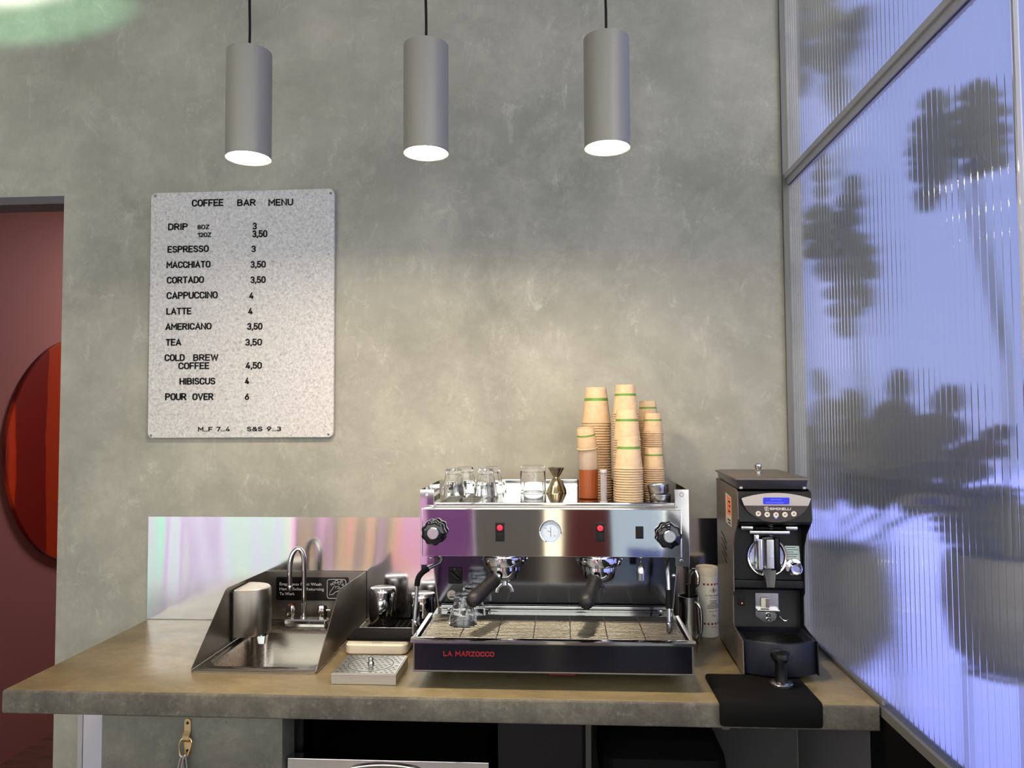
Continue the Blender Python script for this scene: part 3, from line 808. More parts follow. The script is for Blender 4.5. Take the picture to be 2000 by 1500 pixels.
# ------------------------------------------------------------------ espresso machine
em = thing('espresso_machine', 'two-group polished steel espresso machine with black drip tray front', 'espresso machine', (1.414, -.34, 0))
# lower body
MB().box(1.061, 1.767, -.6285, -.20, .046, .116, .002).build('drip_base', M['black_gloss'], em)
MB().box(1.059, 1.769, -.630, -.20, .0435, .0475, .001).box(1.059, 1.0625, -.630, -.6275, .0475, .116).box(1.7655, 1.769, -.630, -.6275, .0475, .116).build('edge_trim', M['steel_dark'], em)
b = MB()
b.prism([(-.6365, .1185), (-.6365, .1255), (-.628, .1285), (-.617, .1275), (-.617, .1225), (-.628, .1165)] and [(1.053, y, z) for y, z in ((-.6365, .1185), (-.6365, .1245), (-.629, .1285), (-.617, .1275), (-.617, .1165))], (.722, 0, 0))
for x0, x1 in ((1.055, 1.067), (1.761, 1.773)):
    b.box(x0, x1, -.6168, -.375, .117, .1275, .002)
b.build('drip_lip', M['polished'], em)
b = MB(); b.box(1.068, 1.760, -.616, -.375, .112, .1165)
gt = b.build('drip_well', M['black'], em)
b = MB()
for i in range(17):
    y = -.606 + i*.0138
    b.box(1.073, 1.755, y, y+.0072, .121, .1252, .001, 1)
for i in range(8):
    x = 1.078 + i*.0955
    b.box(x, x+.005, -.610, -.378, .1175, .1208)
    b.box(x+.001, x+.0035, -.6095, -.380, .1209, .1256)
b.build('drip_grate', M['grate'], em)
MB().strokes('LA MARZOCCO', (1.137, -.6286, .0835), cap=.0128, width=.131, weight=.2, depth=.0014).build('lettering', M['red_logo'], em, angle=8)
b = MB()   # hip of the lower body between tray and group housing
tp = [(1.0475, .3142), (1.7865, .3142), (1.766, .112), (1.070, .112)]
b.loft([[(x, -.300, z) for x, z in tp], [(x, -.075, z) for x, z in tp]])
b.build('lower_housing', M['steel_dark'], em)
MB().prism([(x, -.3005, z) for x, z in ((1.052, .3140), (1.785, .3140), (1.7645, .128), (1.072, .128))], (0, -.002, 0)).build('back_panel', M['back_steel'], em)
b = MB(); b.box(1.080, 1.762, -.311, -.3035, .112, .134, .003).box(1.078, 1.764, -.322, -.3115, .128, .1315, .001).build('splash_strip', M['polished'], em)
for x in (1.104, 1.728):
    MB().lathe([(0, 0), (.005, 0), (.006, .003), (.004, .007), (0, .008)], (x, -.3115, .123), 14, (0, -1, 0)).build('strip_knob', M['chrome'], em)
# upper body
MB().box(1.062, 1.759, -.4975, -.075, .3145, .4425, .002).build('upper_housing', M['steel'], em)
fp = MB().box(1.057, 1.764, -.503, -.498, .314, .4435, .0015).build('front_panel', M['polished'], em)
MB().box(1.057, 1.764, -.5045, -.5015, .4405, .4440, .0008).box(1.057, 1.0605, -.5045, -.5015, .314, .4404, .0008).box(1.7605, 1.764, -.5045, -.5015, .314, .4404, .0008).build('panel_edge', M['chrome'], fp)
MB().box(1.088, 1.752, -.460, -.072, .4430, .4485, .001).build('cup_tray', M['polished'], em)
b = MB()
for x0, x1 in ((1.094, 1.138), (1.152, 1.20)):
    for k in range(7):
        b.box(x0, x1, -.43+k*.05, -.395+k*.05, .4486, .4492)
b.build('tray_slots', M['grate'], em)
b = MB(); b.box(1.088, 1.752, -.462, -.4585, .4430, .4555, .001).build('tray_front_lip', M['polished'], em)
b = MB(); b.box(1.060, 1.760, -.074, -.0685, .40, .4885, .001).box(1.060, 1.760, -.080, -.0685, .4845, .4895, .001)
b.build('rear_rail', M['polished'], em)
for s, x0, x1, xs in ((-1, 1.046, 1.086, 1.046), (1, 1.752, 1.790, 1.787)):
    b = MB(); b.box(x0, x1, -.4665, -.4635, .283, .4925, .0008).prism([(xs, y, z) for y, z in ((-.463, .262), (-.463, .4925), (-.42, .4925), (-.16, .491), (-.068, .489), (-.068, .262))], (.003, 0, 0))
    sp = b.build('side_plate', M['polished'], em)
    MB().lathe([(0, 0), (.0062, 0), (.0062, .001), (.0048, .0028), (.0026, .0028), (.0022, .0012), (0, .0012)], ((x0+x1)/2 - .0, -.4667, .4785), 20, (0, -1, 0)).build('screw', M['chrome_satin'], sp)
    xb = 1.086 if s < 0 else 1.757
    MB().lathe([(0, 0), (.005, 0), (.005, .002), (.003, .004), (0, .004)], (1.075 if s < 0 else 1.768, -.4667, .298), 14, (0, -1, 0)).build('bolt', M['chrome'], sp)
    MB().prism([((1.086 if s < 0 else 1.7495), -.4975, .444), ((1.060 if s < 0 else 1.762), -.4975, .444), ((1.086 if s < 0 else 1.752), -.467, .444)], (0, 0, .0015)).build('corner_gusset', M['chrome_satin'], sp)
# steam knobs
for x, z in ((1.095, .381), (1.727, .375)):
    k = MB().lathe([(0, 0), (.026, 0), (.0325, .004), (.0335, .012), (.0325, .022), (.0275, .027), (.018, .028), (0, .028)], (x, -.5085, z), 96, (0, -1, 0), fn=lambda r, zz, a: r*(1 + (.055*math.cos(9*a) if r > .03 else 0))).build('steam_knob', M['black_gloss'], em, angle=60)
    MB().lathe([(0, 0), (.0165, 0), (.0165, .003), (.0145, .005), (.006, .005), (.0055, .004), (0, .004)], (x, -.5366, z), 32, (0, -1, 0)).build('knob_cap', M['chrome_satin'], k)
    MB().cyl((x, -.502, z), (x, -.5085, z), .018).build('knob_collar', M['chrome'], k)
# group switches
for x, lit in ((1.274, 1), (1.546, 1)):
    s = MB().box(x-.0128, x+.0128, -.5065, -.5032, .355, .406, .0012).build('group_switch', M['black'], em)
    MB().box(x-.0095, x+.0095, -.5085, -.5066, .358, .3795, .001).build('rocker', M['black_satin'], s)
    MB().box(x-.0095, x+.0095, -.5082, -.5066, .382, .403, .001).build('rocker', M['black_satin'], s)
    MB().lathe([(0, 0), (.0076, 0), (.0072, .0016), (.004, .0022), (0, .0022)], (x, -.5083, .3925), 24, (0, -1, 0)).build('indicator_lamp', M['red_lit'], s)
s = MB().box(1.641, 1.662, -.506, -.5032, .364, .397, .001).build('power_switch', M['black'], em)
MB().box(1.644, 1.659, -.5072, -.5061, .367, .394, .001).build('rocker', M['black_satin'], s)
# pressure gauge
gx, gz = 1.412, .382
gd = MB().lathe([(0, .001), (.0272, .001), (.0278, .005), (.0300, .0055), (.0312, .003), (.0312, 0)], (gx, -.5032, gz), 48, (0, -1, 0)).build('gauge', M['chrome'], em)
MB().lathe([(0, 0), (.0270, 0), (.0270, .0008), (0, .0008)], (gx, -.5044, gz), 48, (0, -1, 0)).build('dial', M['dial'], gd)
b = MB()
for rr, k0, k1 in ((.0235, -40, 130), (.0235, 150, 220),):
    for k in range(k0, k1+1, 10):
        a = math.radians(k); e = .0022 if k % 30 else .0036
        b.tube([(gx+rr*math.cos(a), -.5054, gz+rr*math.sin(a)), (gx+(rr-e)*math.cos(a), -.5054, gz+(rr-e)*math.sin(a))], .00035, 5)
b.tube([(gx, -.5056, gz-.014), (gx, -.5056, gz+.013)], .0006, 5).tube([(gx-.009, -.5056, gz+.003), (gx, -.5056, gz)], .0005, 5)
b.text('bar', (gx-.016, -.5053, gz+.008), cap=.003, depth=.0002)
b.text('psi', (gx+.009, -.5053, gz-.012), cap=.003, depth=.0002)
b.build('dial_marks', M['alu_dark'], gd)
# groups
for gx in (1.280, 1.546):
    gy = -.425
    g_ = MB().lathe([(0, .315), (.052, .315), (.052, .2895), (.056, .2895), (.0605, .2975), (.0615, .305), (.0625, .305), (.0625, .290), (.0600, .281), (.052, .2775), (.040, .2775), (0, .2775)], (gx, gy, 0), 56).build('group_head', M['chrome'], em)
    for k in range(10):
        a = 2*math.pi*k/10 + .15
        MB().cyl((gx+.0605*math.cos(a), gy+.0605*math.sin(a), .294), (gx+.0650*math.cos(a), gy+.0650*math.sin(a), .294), .0042, segs=10).build('ring_bolt', M['chrome_satin'], g_)
# steam wands
wl = MB().tube([(1.100, -.44, .318), (1.1015, -.445, .300), (1.098, -.452, .287), (1.085, -.465, .281), (1.066, -.482, .272), (1.052, -.49, .262), (1.044, -.493, .240), (1.041, -.495, .19), (1.038, -.498, .150), (1.0372, -.499, .1285)], .0056, 14, 5).build('steam_wand', M['chrome_satin'], em)
MB().tube([(1.071, -.478, .2745), (1.057, -.488, .266), (1.0465, -.4925, .252), (1.0430, -.494, .231)], .0078, 14, 5).build('rubber_sleeve', M['rubber'], wl)
MB().lathe([(.005, .042), (.0078, .040), (.0082, .004), (.0066, 0), (0, 0)], (1.0368, -.4993, .0995), 8).build('steam_tip', M['chrome'], wl)
MB().lathe([(0, 0), (.0075, .001), (.009, .006), (.009, .012), (0, .014)], (1.1005, -.446, .303), 16, (0, -.3, 1)).build('ball_joint', M['chrome'], wl)
wr = MB().tube([(1.732, -.44, .318), (1.733, -.445, .300), (1.730, -.458, .291), (1.727, -.478, .288), (1.727, -.490, .270), (1.727, -.500, .24), (1.7245, -.520, .18), (1.721, -.545, .130)], [.0056]*7+[.0052], 14, 5).build('steam_wand', M['chrome_satin'], em)
MB().tube([(1.7265, -.5045, .228), (1.7255, -.5125, .203), (1.7245, -.5195, .182)], .0078, 14, 4).build('rubber_sleeve', M['rubber'], wr)
MB().lathe([(.005, .026), (.0068, .024), (.0068, .003), (.0055, 0), (0, 0)], (1.7207, -.5462, .1275), 12).build('steam_tip', M['chrome_satin'], wr)
MB().lathe([(0, 0), (.0045, .0), (.0055, .004), (.003, .009), (0, .0095)], (1.738, -.492, .264), 14, (1, -.4, 0)).build('wand_knob', M['chrome'], wr)
# hot water spout
hw = MB().lathe([(0, .315), (.007, .315), (.007, .298), (.0055, .296), (.004, .285), (.007, .281), (.0125, .268), (.0135, .256), (.0135, .2555), (.0128, .255), (.0120, .236), (.0105, .235), (.009, .236), (0, .24)], (1.662, -.42, 0), 28).build('hot_water_spout', M['chrome_satin'], em)
# rotary switch and round badge on the back panel
rs = MB().box(1.1015, 1.143, -.3065, -.3027, .196, .2445, .002).build('rotary_switch', M['black'], em)
b = MB(); b.lathe([(0, 0), (.0165, 0), (.0155, .004), (0, .0045)], (1.1225, -.3067, .2225), 28, (0, -1, 0))
kb = MB().lathe([(.0155, 0), (.0150, .005), (0, .006)], (1.1225, -.3067, .2225), 28, (0, -1, 0)).box(-.0045, .0045, -.0195, -.005, -.019, .019, .002, mat=Matrix.Translation((1.1225, -.3067, .2225)) @ Matrix.Rotation(math.radians(-48), 4, 'Y')).build('rotary_knob', M['black_satin'], rs)
b.b.free()
MB().text('0', (1.1195, -.3067, .2372), cap=.0045, depth=.0003).text('1', (1.1352, -.3067, .228), cap=.0045, depth=.0003).build('switch_marks', M['white_ink'], rs)
bd = MB().lathe([(0, 0), (.0142, 0), (.0142, .0006), (0, .0006)], (1.1115, -.3027, .1625), 36, (0, -1, 0)).build('round_badge', M['silver_plastic'], em)
b = MB()
for k in (-1, 0, 1): b.lathe([(0, 0), (.0014, 0), (0, .0003)], (1.1115+k*.004, -.3034, .1645-(.002 if k == 0 else 0)), 10, (0, -1, 0))
b.box(1.104, 1.119, -.3037, -.3033, .1545, .1585)
b.build('badge_print', M['ink'], bd)
for x in (1.12, 1.71):
    for y in (-.45, -.13):
        MB().lathe([(0, .0003), (.020, .0003), (.0215, .004), (.016, .010), (.014, .046), (0, .046)], (x, y, 0), 20).build('foot', M['black'], em)
MB().box(1.405, 1.475, -.575, -.45, .020, .0455, .003).build('red_reflection_box', M['red_dark'], em, label='small dark red box added for a reflection under the drip tray')  # red box added for the dim red reflection on the worktop

# portafilters, locked in the groups
def portafilter(gx, label, tip, spout_rot):
    gy = -.425; c = Vector((gx, gy, .255))
    p = thing('portafilter', label, 'portafilter', c, 'portafilters')
    MB().lathe([(.0475, .0215), (.0475, .012), (.0445, .011), (.0435, -.006), (.040, -.014), (.030, -.0185), (.012, -.0195), (0, -.0195)], c, 48).build('basket_body', M['chrome'], p)
    d = (Vector(tip) - Vector((gx, gy, .262))); L = d.length; dn = d.normalized(); s = Vector((gx, gy, .262))
    MB().cyl(s+dn*.040, s+dn*.070, .0085, .0095).build('neck', M['chrome'], p)
    hh = [(.063, .0145), (.068, .0195), (.080, .0205), (.10, .0175), (.13, .0185), (.16, .0205), (.185, .0205), (.198, .0175), (.206, .010), (.2075, 0)]
    k = L/.2075
    MB().lathe([(0, .063*k)] + [(r, z*k) for z, r in hh], s, 32, dn).build('handle', M['handle'], p, angle=60)
    # twin spout
    a = Matrix.Rotation(spout_rot, 3, 'Z')
    def R(x, y, z): return tuple(c + a @ Vector((x, y, z)))
    b = MB().cyl(R(0, 0, -.019), R(0, 0, -.034), .0085, .0095)
    b.tube([R(.0, 0, -.031), R(.010, 0, -.035), (R(.018, 0, -.043)), R(.022, 0, -.055)], [.0085, .0075, .0062, .0056], 12, 4, flat=a @ Vector((0, 1, 0)))
    b.tube([R(.0, 0, -.031), R(-.010, 0, -.035), (R(-.018, 0, -.043)), R(-.022, 0, -.055)], [.0085, .0075, .0062, .0056], 12, 4, flat=a @ Vector((0, 1, 0)))
    b.build('spout', M['chrome_satin'], p)
    return p
portafilter(1.280, 'black-handled portafilter locked in left brewing group', (1.204, -.612, .2145), 0.25)
portafilter(1.546, 'black-handled portafilter locked in right brewing group', (1.5005, -.612, .2120), 0.75)

# ------------------------------------------------------------------ glasses
def gibraltar():
    rim, base, h = .039, .025, .084
    def oct_(r, z, a):
        k = math.pi/4; q = r*math.cos(k/2)/math.cos(((a+k/2) % k)-k/2)
        t = max(0, min(1, (z-.028)/.012))       # faceted above the plain rim band (glass stands upside down)
        t *= max(0, min(1, (h-.004-z)/.006)) if z > h-.01 else 1
        return r*(1-t)+q*t
    out = [(rim-.0022, .0006), (rim-.001, .0), (rim, .0012), (rim-.002, .022), (rim-.005, .031), (rim-.0065, .040), (rim-.0115, .058), (base+.001, h-.012), (base+.001, h-.005), (base-.002, h), (base-.008, h-.0005), (0, h-.002)]
    inn = [(0, h-.0155), (base-.006, h-.015), (base-.002, h-.021), (rim-.0145, .058), (rim-.0090, .038), (rim-.0068, .030), (rim-.0042, .021)]
    return MB().lathe(inn[::1] + [(rim-.0024, .001)] + out, (0, 0, 0), 64, fn=oct_)
gm = gibraltar()
gl0 = gm.build('rocks_glass', M['glass'], None, angle=25)
gl0.location = Vector((1.104, -.208, .4494+Z0))
tag(gl0, 'upturned faceted glass, front left on the machine top', 'glass', 'upturned glasses on the machine top')
def glass_copy(loc, label, grp, rz=0):
    o = gl0.copy(); COL.objects.link(o); o.location = Vector(loc) + Vector((0, 0, Z0)); o.rotation_euler.z = rz
    return tag(o, label, 'glass', grp)
GT = 'upturned glasses on the machine top'
glass_copy((1.131, -.126, .4494), 'upturned faceted glass, rear left on the machine top', GT, .3)
glass_copy((1.205, -.208, .4494), 'upturned faceted glass, front one beside the gap on machine top', GT, .2)
glass_copy((1.218, -.126, .4494), 'upturned faceted glass, rear one beside the gap on machine top', GT, .5)
glass_copy((1.168, -.478, .1257), 'upturned faceted glass at the front of drip grate under left handle', 'glasses on the drip grate', .15)
glass_copy((1.183, -.393, .1257), 'upturned faceted glass behind another on the drip grate', 'glasses on the drip grate', .4)
b = MB().lathe([(0, .073), (.034, .072), (.0375, .066), (.0390, .001), (.0398, 0), (.0408, .001), (.0410, .060), (.0412, .084), (.0400, .0885), (.030, .0885), (0, .087)], (0, 0, 0), 56)
o = b.build('tumbler', M['glass'], None); o.location = Vector((1.350, -.122, .4487+Z0))
tag(o, 'large upturned clear tumbler beside the jigger on machine top', 'glass')
# jigger
b = MB().lathe([(.031, .001), (.0333, 0), (.0333, .0012), (.026, .018), (.016, .040), (.0095, .0485), (.0095, .051), (.014, .058), (.022, .071), (.0275, .081), (.0265, .0812), (.021, .0715), (.012, .058), (0, .053)], (1.425, -.118, .4487), 48)
tag(b.build('jigger', M['brass_steel'], None, angle=22), 'hourglass-shaped polished metal jigger on the machine top', 'jigger')

# ------------------------------------------------------------------ syrup bottle, cup on it, slim tube
bt = thing('syrup_bottle', 'tall milky bottle half full of amber syrup on machine top', 'bottle', (1.523, -.285, .4487))
MB().lathe([(.0275, .0865), (.0285, .0868), (.0285, .150), (.026, .158), (.017, .163), (.014, .170), (0, .171)], (1.523, -.285, .4488), 40).build('bottle_body', M['bottle'], bt)
MB().lathe([(0, .0), (.026, 0), (.0285, .003), (.0285, .0866), (0, .0866)], (1.523, -.285, .4488), 40).build('syrup', M['syrup'], bt, label='amber syrup in the lower half')
tb = thing('slim_tube', 'slim clear tube with grey caps at the tray edge', 'tube', (1.560, -.435, .4487))
MB().cyl((1.560, -.435, .4525), (1.560, -.435, .540), .0085, segs=20).build('tube', M['clear_plastic'], tb)
for z0, z1, r in ((.4487, .4560, .0112), (.535, .5445, .0104)):
    MB().cyl((1.560, -.435, z0), (1.560, -.435, z1), r, segs=20, bev=.001).build('cap', M['alu'], tb)

# ------------------------------------------------------------------ paper cups
ORD = ['topmost', 'second', 'third', 'fourth', 'fifth', 'sixth', 'seventh', 'eighth', 'ninth', 'tenth', 'eleventh', 'twelfth', 'thirteenth', 'fourteenth',
       'fifteenth', 'sixteenth', 'seventeenth', 'eighteenth', 'nineteenth', 'twentieth']
TENS = {20: 'twenty', 30: 'thirty'}
def ordinal(n):   # 1-based
    if n <= 20: return ORD[n-1]
    t = n//10*10
    if n % 10 == 0: return {30: 'thirtieth'}[n]
    return TENS[t] + '-' + (['first'] + ORD[1:])[n % 10 - 1]
def cup_parts(rr, rb, h):
    t = .00022
    k = (rr-rb)/h
    def body():
        return MB().lathe([(0, h-.0058), (rb-.0006, h-.0058), (rb-.0004, h-.0002), (rb-.0001, h), (rb, h-.0002), (rr-k*.0032, .0032), (rr+.0010, .0030), (rr+.0017, .0015), (rr+.0010, .0001), (rr-t, .0), (rb-t+k*.0061, h-.0061), (0, h-.0061)], (0, 0, 0), 40)
    z0, z1 = h*.62, h*.70
    ra = rb + (rr-rb)*(1-z0/h) + .00006; rc_ = rb + (rr-rb)*(1-z1/h) + .00006
    band = MB().lathe([(ra-.0001, z0), (ra, z0), (rc_, z1), (rc_-.0001, z1), (ra-.0001, z0)], (0, 0, 0), 40)
    return body(), band
CUPS = {'small': (.0305, .0255, .0625), 'medium': (.0395, .0290, .0895), 'large': (.0455, .0325, .1125)}
PROTO = {}
def new_cup(size, lab, grp, loc):
    if size not in PROTO:
        bo, ba = cup_parts(*CUPS[size])
        r = bo.build('paper_cup', M['kraft'], None, angle=50)
        k = ba.build('green_band', M['green'], r, local=True, label='printed green band')
        PROTO[size] = (r, k)
        first = r
    else:
        r0, k0 = PROTO[size]
        first = r0.copy(); COL.objects.link(first)
        k = k0.copy(); COL.objects.link(k); k.parent = first
    first.location = Vector(loc) + Vector((0, 0, Z0))
    return tag(first, lab, 'paper cup', grp)
rnd = random.Random(4)
def stack(size, x, y, n, step, where, grp, z0=.4487):
    for i in range(n):
        k = n - i
        dx, dy = 0.0, 0.0
        o_ = ordinal(k)
        lab = ('topmost kraft paper cup of ' + where) if k == 1 else ('kraft paper cup nested %s from the top of %s' % (o_, where))
        c = new_cup(size, lab, grp, (x+dx, y+dy, z0 + i*step))
        c.rotation_euler.z = rnd.uniform(0, 6.28)
stack('medium', 1.632, -.4155, 15, .0070, 'the front centre stack', 'front centre stack of paper cups')
stack('medium', 1.636, -.327, 26, .0070, 'the middle centre stack', 'middle centre stack of paper cups')
stack('medium', 1.640, -.238, 37, .0070, 'the tallest centre stack at back', 'rear centre stack of paper cups')
stack('large', 1.553, -.185, 29, .0080, 'the left stack behind the bottle', 'left stack of larger paper cups')
stack('small', 1.715, -.305, 15, .0064, 'the front right small stack', 'front right stack of small paper cups')
stack('small', 1.7235, -.228, 31, .0064, 'the middle right small stack', 'middle right stack of small paper cups')
stack('small', 1.7175, -.152, 37, .0064, 'the rear right small stack', 'rear right stack of small paper cups')
c = new_cup('small', 'kraft paper cup tipped over the top of the syrup bottle', None, (1.521, -.287, .5985))
c.rotation_euler = (math.radians(6), math.radians(-9), .4)
# filter baskets
fb = MB().lathe([(.0300, .0265), (.0325, .0275), (.0330, .0262), (.0302, .0250), (.0285, .003), (.0265, .0), (0, 0), (0, .001), (.026, .001), (.0278, .004)], (0, 0, 0), 40).build('filter_basket', M['chrome_satin'], None)
fb.location = Vector((1.7185, -.420, .4487+Z0)); tag(fb, 'steel filter basket, lower of two by right side plate', 'filter basket', 'filter baskets')
o = fb.copy(); COL.objects.link(o); o.location = Vector((1.716, -.419, .4768+Z0)); o.rotation_euler = (0, math.radians(-7), 0); tag(o, 'steel filter basket tilted on top of another one', 'filter basket', 'filter baskets')

# ------------------------------------------------------------------ right of the machine: pitcher with tool, canister
p = thing('tall_pitcher', 'tall steel pitcher between the machine and white canister', 'pitcher', (1.830, -.185, 0))
MB().lathe([(0, .0008), (.030, .0008), (.033, .004), (.0335, .05), (.030, .105), (.0305, .140), (.0293, .140), (.0288, .105), (.032, .05), (.031, .006), (0, .005)], (1.830, -.185, 0), 40).build('body', M['chrome_satin'], p)
MB().tube([(1.846, -.208, .125), (1.857, -.216, .118), (1.8625, -.219, .095), (1.861, -.218, .04), (1.853, -.213, .02), (1.847, -.208, .018)], .005, 10, 5).build('handle', M['chrome_satin'], p)
t_ = thing('bar_tool', 'black-handled tool with bent steel neck standing in tall pitcher', 'tool', (1.828, -.18, .006))
MB().cyl((1.831, -.186, .007), (1.832, -.184, .175), .009, bev=.002).build('handle', M['black'], t_)
MB().tube([(1.832, -.184, .172), (1.836, -.186, .205), (1.848, -.196, .222), (1.857, -.203, .205), (1.856, -.204, .180), (1.848, -.198, .166)], .0052, 10, 5).build('neck', M['chrome'], t_)
cn = thing('cleaner_canister', 'white cylindrical canister with red squares and black print', 'canister', (1.9005, -.112, 0))
cx_, cy_, R_ = 1.9005, -.112, .0352
MB().lathe([(0, .0006), (R_-.002, .0006), (R_, .003), (R_, .189), (R_-.001, .190), (0, .190)], (cx_, cy_, 0), 56).build('can_body', M['white'], cn)
MB().lathe([(R_-.0005, .1905), (R_-.0005, .2135), (R_-.002, .2165), (R_-.004, .2165), (R_-.005, .2120), (0, .2115)], (cx_, cy_, 0), 56).build('can_lid', M['offwhite'], cn, label='plain off-white lid')
def wrap(u0, z):
    def f(u, w, d):
        a = (u0+u)/R_
        return Vector((cx_ + (R_+.0001+d*.4)*math.sin(a), cy_ - (R_+.0001+d*.4)*math.cos(a), z+w))
    return f
def patch(b, u0, u1, z0, z1, n=6):
    vs = []
    for k in range(n+1):
        u = u0+(u1-u0)*k/n
        vs.append((b.b.verts.new(wrap(u, z0)(0, 0, .0006)), b.b.verts.new(wrap(u, z1)(0, 0, .0006))))
    for A, B in zip(vs, vs[1:]): b.b.faces.new((A[0], B[0], B[1], A[1]))
UC = .014
for z in (.163, .041):
    for k in range(6):
        b = MB(); patch(b, UC-.0325+k*.0118, UC-.0325+k*.0118+.0062, z, z+.0062, 2)
        b.build('red_square', M['red_paint'], cn)
b = MB()
b.text('la marzocco', None or (0, 0, 0), cap=.0068, width=.050, fn=wrap(UC-.025, .129))
b.tube([wrap(UC-.013, .1475)(0, 0, .0006), wrap(UC, .1555)(0, 0, .0006), wrap(UC+.013, .1475)(0, 0, .0006), wrap(UC, .1395)(0, 0, .0006)], .0005, 5, closed=True)
b.tube([wrap(UC-.009, .1475)(0, 0, .0006), wrap(UC, .153)(0, 0, .0006), wrap(UC+.009, .1475)(0, 0, .0006), wrap(UC, .142)(0, 0, .0006)], .0005, 5, closed=True)
patch(b, UC-.0022, UC+.0022, .1445, .1505)
patch(b, UC-.012, UC+.012, .1235, .1245)
for k, (a_, e_) in enumerate(((.013, .014), (.010, .012), (.013, .015), (.020, .020), (.021, .022), (.022, .022))): patch(b, UC-a_, UC+e_, .1145-k*.0046, .1162-k*.0046)
patch(b, UC-.016, UC+.016, .082, .0832)
b.tube([wrap(UC+u, z)(0, 0, .0006) for u, z in ((-.006, .066), (-.004, .074), (-.001, .073), (-.003, .069), (.0, .067), (.003, .071), (.003, .067), (.006, .070), (.008, .067))], .0004, 5, 3)
patch(b, UC-.010, UC+.010, .0335, .0346)
for k in range(22):
    patch(b, -.050, -.050+(.012 if k % 5 else .008), .170-k*.0058, .1713-k*.0058, 3)
b.build('print', M['ink'], cn)

# ------------------------------------------------------------------ grinder
gr = thing('coffee_grinder', 'tall black coffee grinder with blue display and silver arched panel', 'grinder', (2.015, -.32, 0), rot=math.radians(-1.8))
ORG[gr.name] = Vector((2.01, -.32, 0))
side = [(-.160, .012), (-.160, .500), (-.462, .494), (-.488, .488), (-.494, .415), (-.478, .398), (-.440, .368), (-.418, .335), (-.412, .300), (-.412, .205), (-.398, .190), (-.398, .112), (-.43, .106), (-.522, .100), (-.528, .016)]
for x, nm in ((1.9165, 'l'), (2.1075, 'r')):
    sp = MB().prism([(x, y, z) for y, z in side], (.003, 0, 0)).build('side_panel', M['side_brown'] if nm == 'l' else M['black_satin'], gr)
    if nm == 'l':
        b = MB()
        for k in range(4):
            b.tube([(1.9162, -.235, .345-k*.019), (1.9162, -.275, .338-k*.019), (1.9162, -.315, .322-k*.019)], .0014, 6, 3)
        b.build('vent_slits', M['black'], sp)
        st = MB().prism([(1.9163, -.318, .470), (1.9163, -.402, .464), (1.9163, -.402, .380), (1.9163, -.318, .384)], (-.0006, 0, 0)).build('sticker', M['sticker'], sp)
        MB().prism([(1.9155, -.345, .4655), (1.9155, -.400, .4615), (1.9155, -.400, .410), (1.9155, -.345, .412)], (-.0003, 0, 0)).build('orange_field', M['orange'], st)
        b = MB()
        for k, (z, w_) in enumerate(((.452, .03), (.440, .022), (.425, .03), (.400, .045), (.392, .036))):
            b.prism([(1.9151, -.395+w_, z), (1.9151, -.395, z-.0005), (1.9151, -.395, z-.005), (1.9151, -.395+w_, z-.0045)], (-.0002, 0, 0))
        b.build('sticker_print', M['ink'], st)
# body core as a loft of x-slabs
core = [(-.163, .012), (-.163, .494), (-.455, .488), (-.470, .400), (-.430, .392), (-.398, .380), (-.398, .212), (-.368, .200), (-.368, .100), (-.40, .018)]
MB().prism([(1.9197, y, z) for y, z in core], (.1876, 0, 0)).build('body', M['black_satin'], gr)
# head with control panel
hd = MB().prism([(1.9195, y, z) for y, z in ((-.456, .489), (-.492, .489), (-.5015, .410), (-.49, .402), (-.456, .402))], (.188, 0, 0)).build('head', M['black_satin'], gr)
hn = Vector((0, -.079, -.0095)).normalized()        # outward normal of the slightly raked face
hu = Vector((0, -.0095, .079)).normalized()
def HF(x, s, d=0.0): # s = height up the face
    q = Vector((2.0135+x, -.5015, .410)) + hu*s + hn*d
    return (q.x, q.y, q.z)
arc_top = [(-.090 + .180*k/20, .0635 + .0150*(1-((k-10)/10)**2)) for k in range(21)]
low = [(.083, .0445), (-.083, .0445)]
pl = MB().prism([HF(x, s, .0002) for x, s in arc_top + low], hn*.0022).build('silver_fascia', M['silver_plastic'], hd)
arc_bot = [(.083 - .166*k/24, .0440 - .0450*(1-((k-12)/12)**2)**.72) for k in range(25)]
pl2 = MB().prism([HF(x, s, .0002) for x, s in arc_bot], hn*.0018).build('dark_fascia', M['taupe_plastic'], hd)
dsp = MB().prism([HF(x, s, .0025) for x, s, _ in rrect(-.034, .034, .0485, .0665, .003, 0)], hn*.0010).build('display', M['lcd'], pl)
MB().text('GRINDER', HF(-.014, .060, .0035), (1, 0, 0), hu, cap=.0030, depth=.0003, width=.03).text('18.0   2.4s', HF(-.026, .0515, .0035), (1, 0, 0), hu, cap=.0030, depth=.0003, width=.05).build('display_text', M['lcd_text'], dsp) if False else None
b = MB()
for k in range(8): b.prism([HF(x, s, .0035) for x, s in ((-.014+k*.0036, .0595), (-.012+k*.0036, .0595), (-.012+k*.0036, .0625), (-.014+k*.0036, .0625))], hn*.0002)
for k in range(13): b.prism([HF(x, s, .0035) for x, s in ((-.026+k*.0036, .0515), (-.024+k*.0036, .0515), (-.024+k*.0036, .0545), (-.026+k*.0036, .0545))], hn*.0002)
b.build('display_dots', M['lcd_text'], dsp)
b = MB().strokes('SIMONELLI', HF(-.016, .0325, .0020), (1, 0, 0), hu, cap=.0068, width=.054, weight=.2, depth=.0004)
b.tube([HF(-.0245+x, .0358+y, .0022) for x, y in ((-.0062, .0030), (.0006, .0058), (.0060, .0012), (.0046, -.0050), (-.0030, -.0056))], .0006, 6, closed=True)
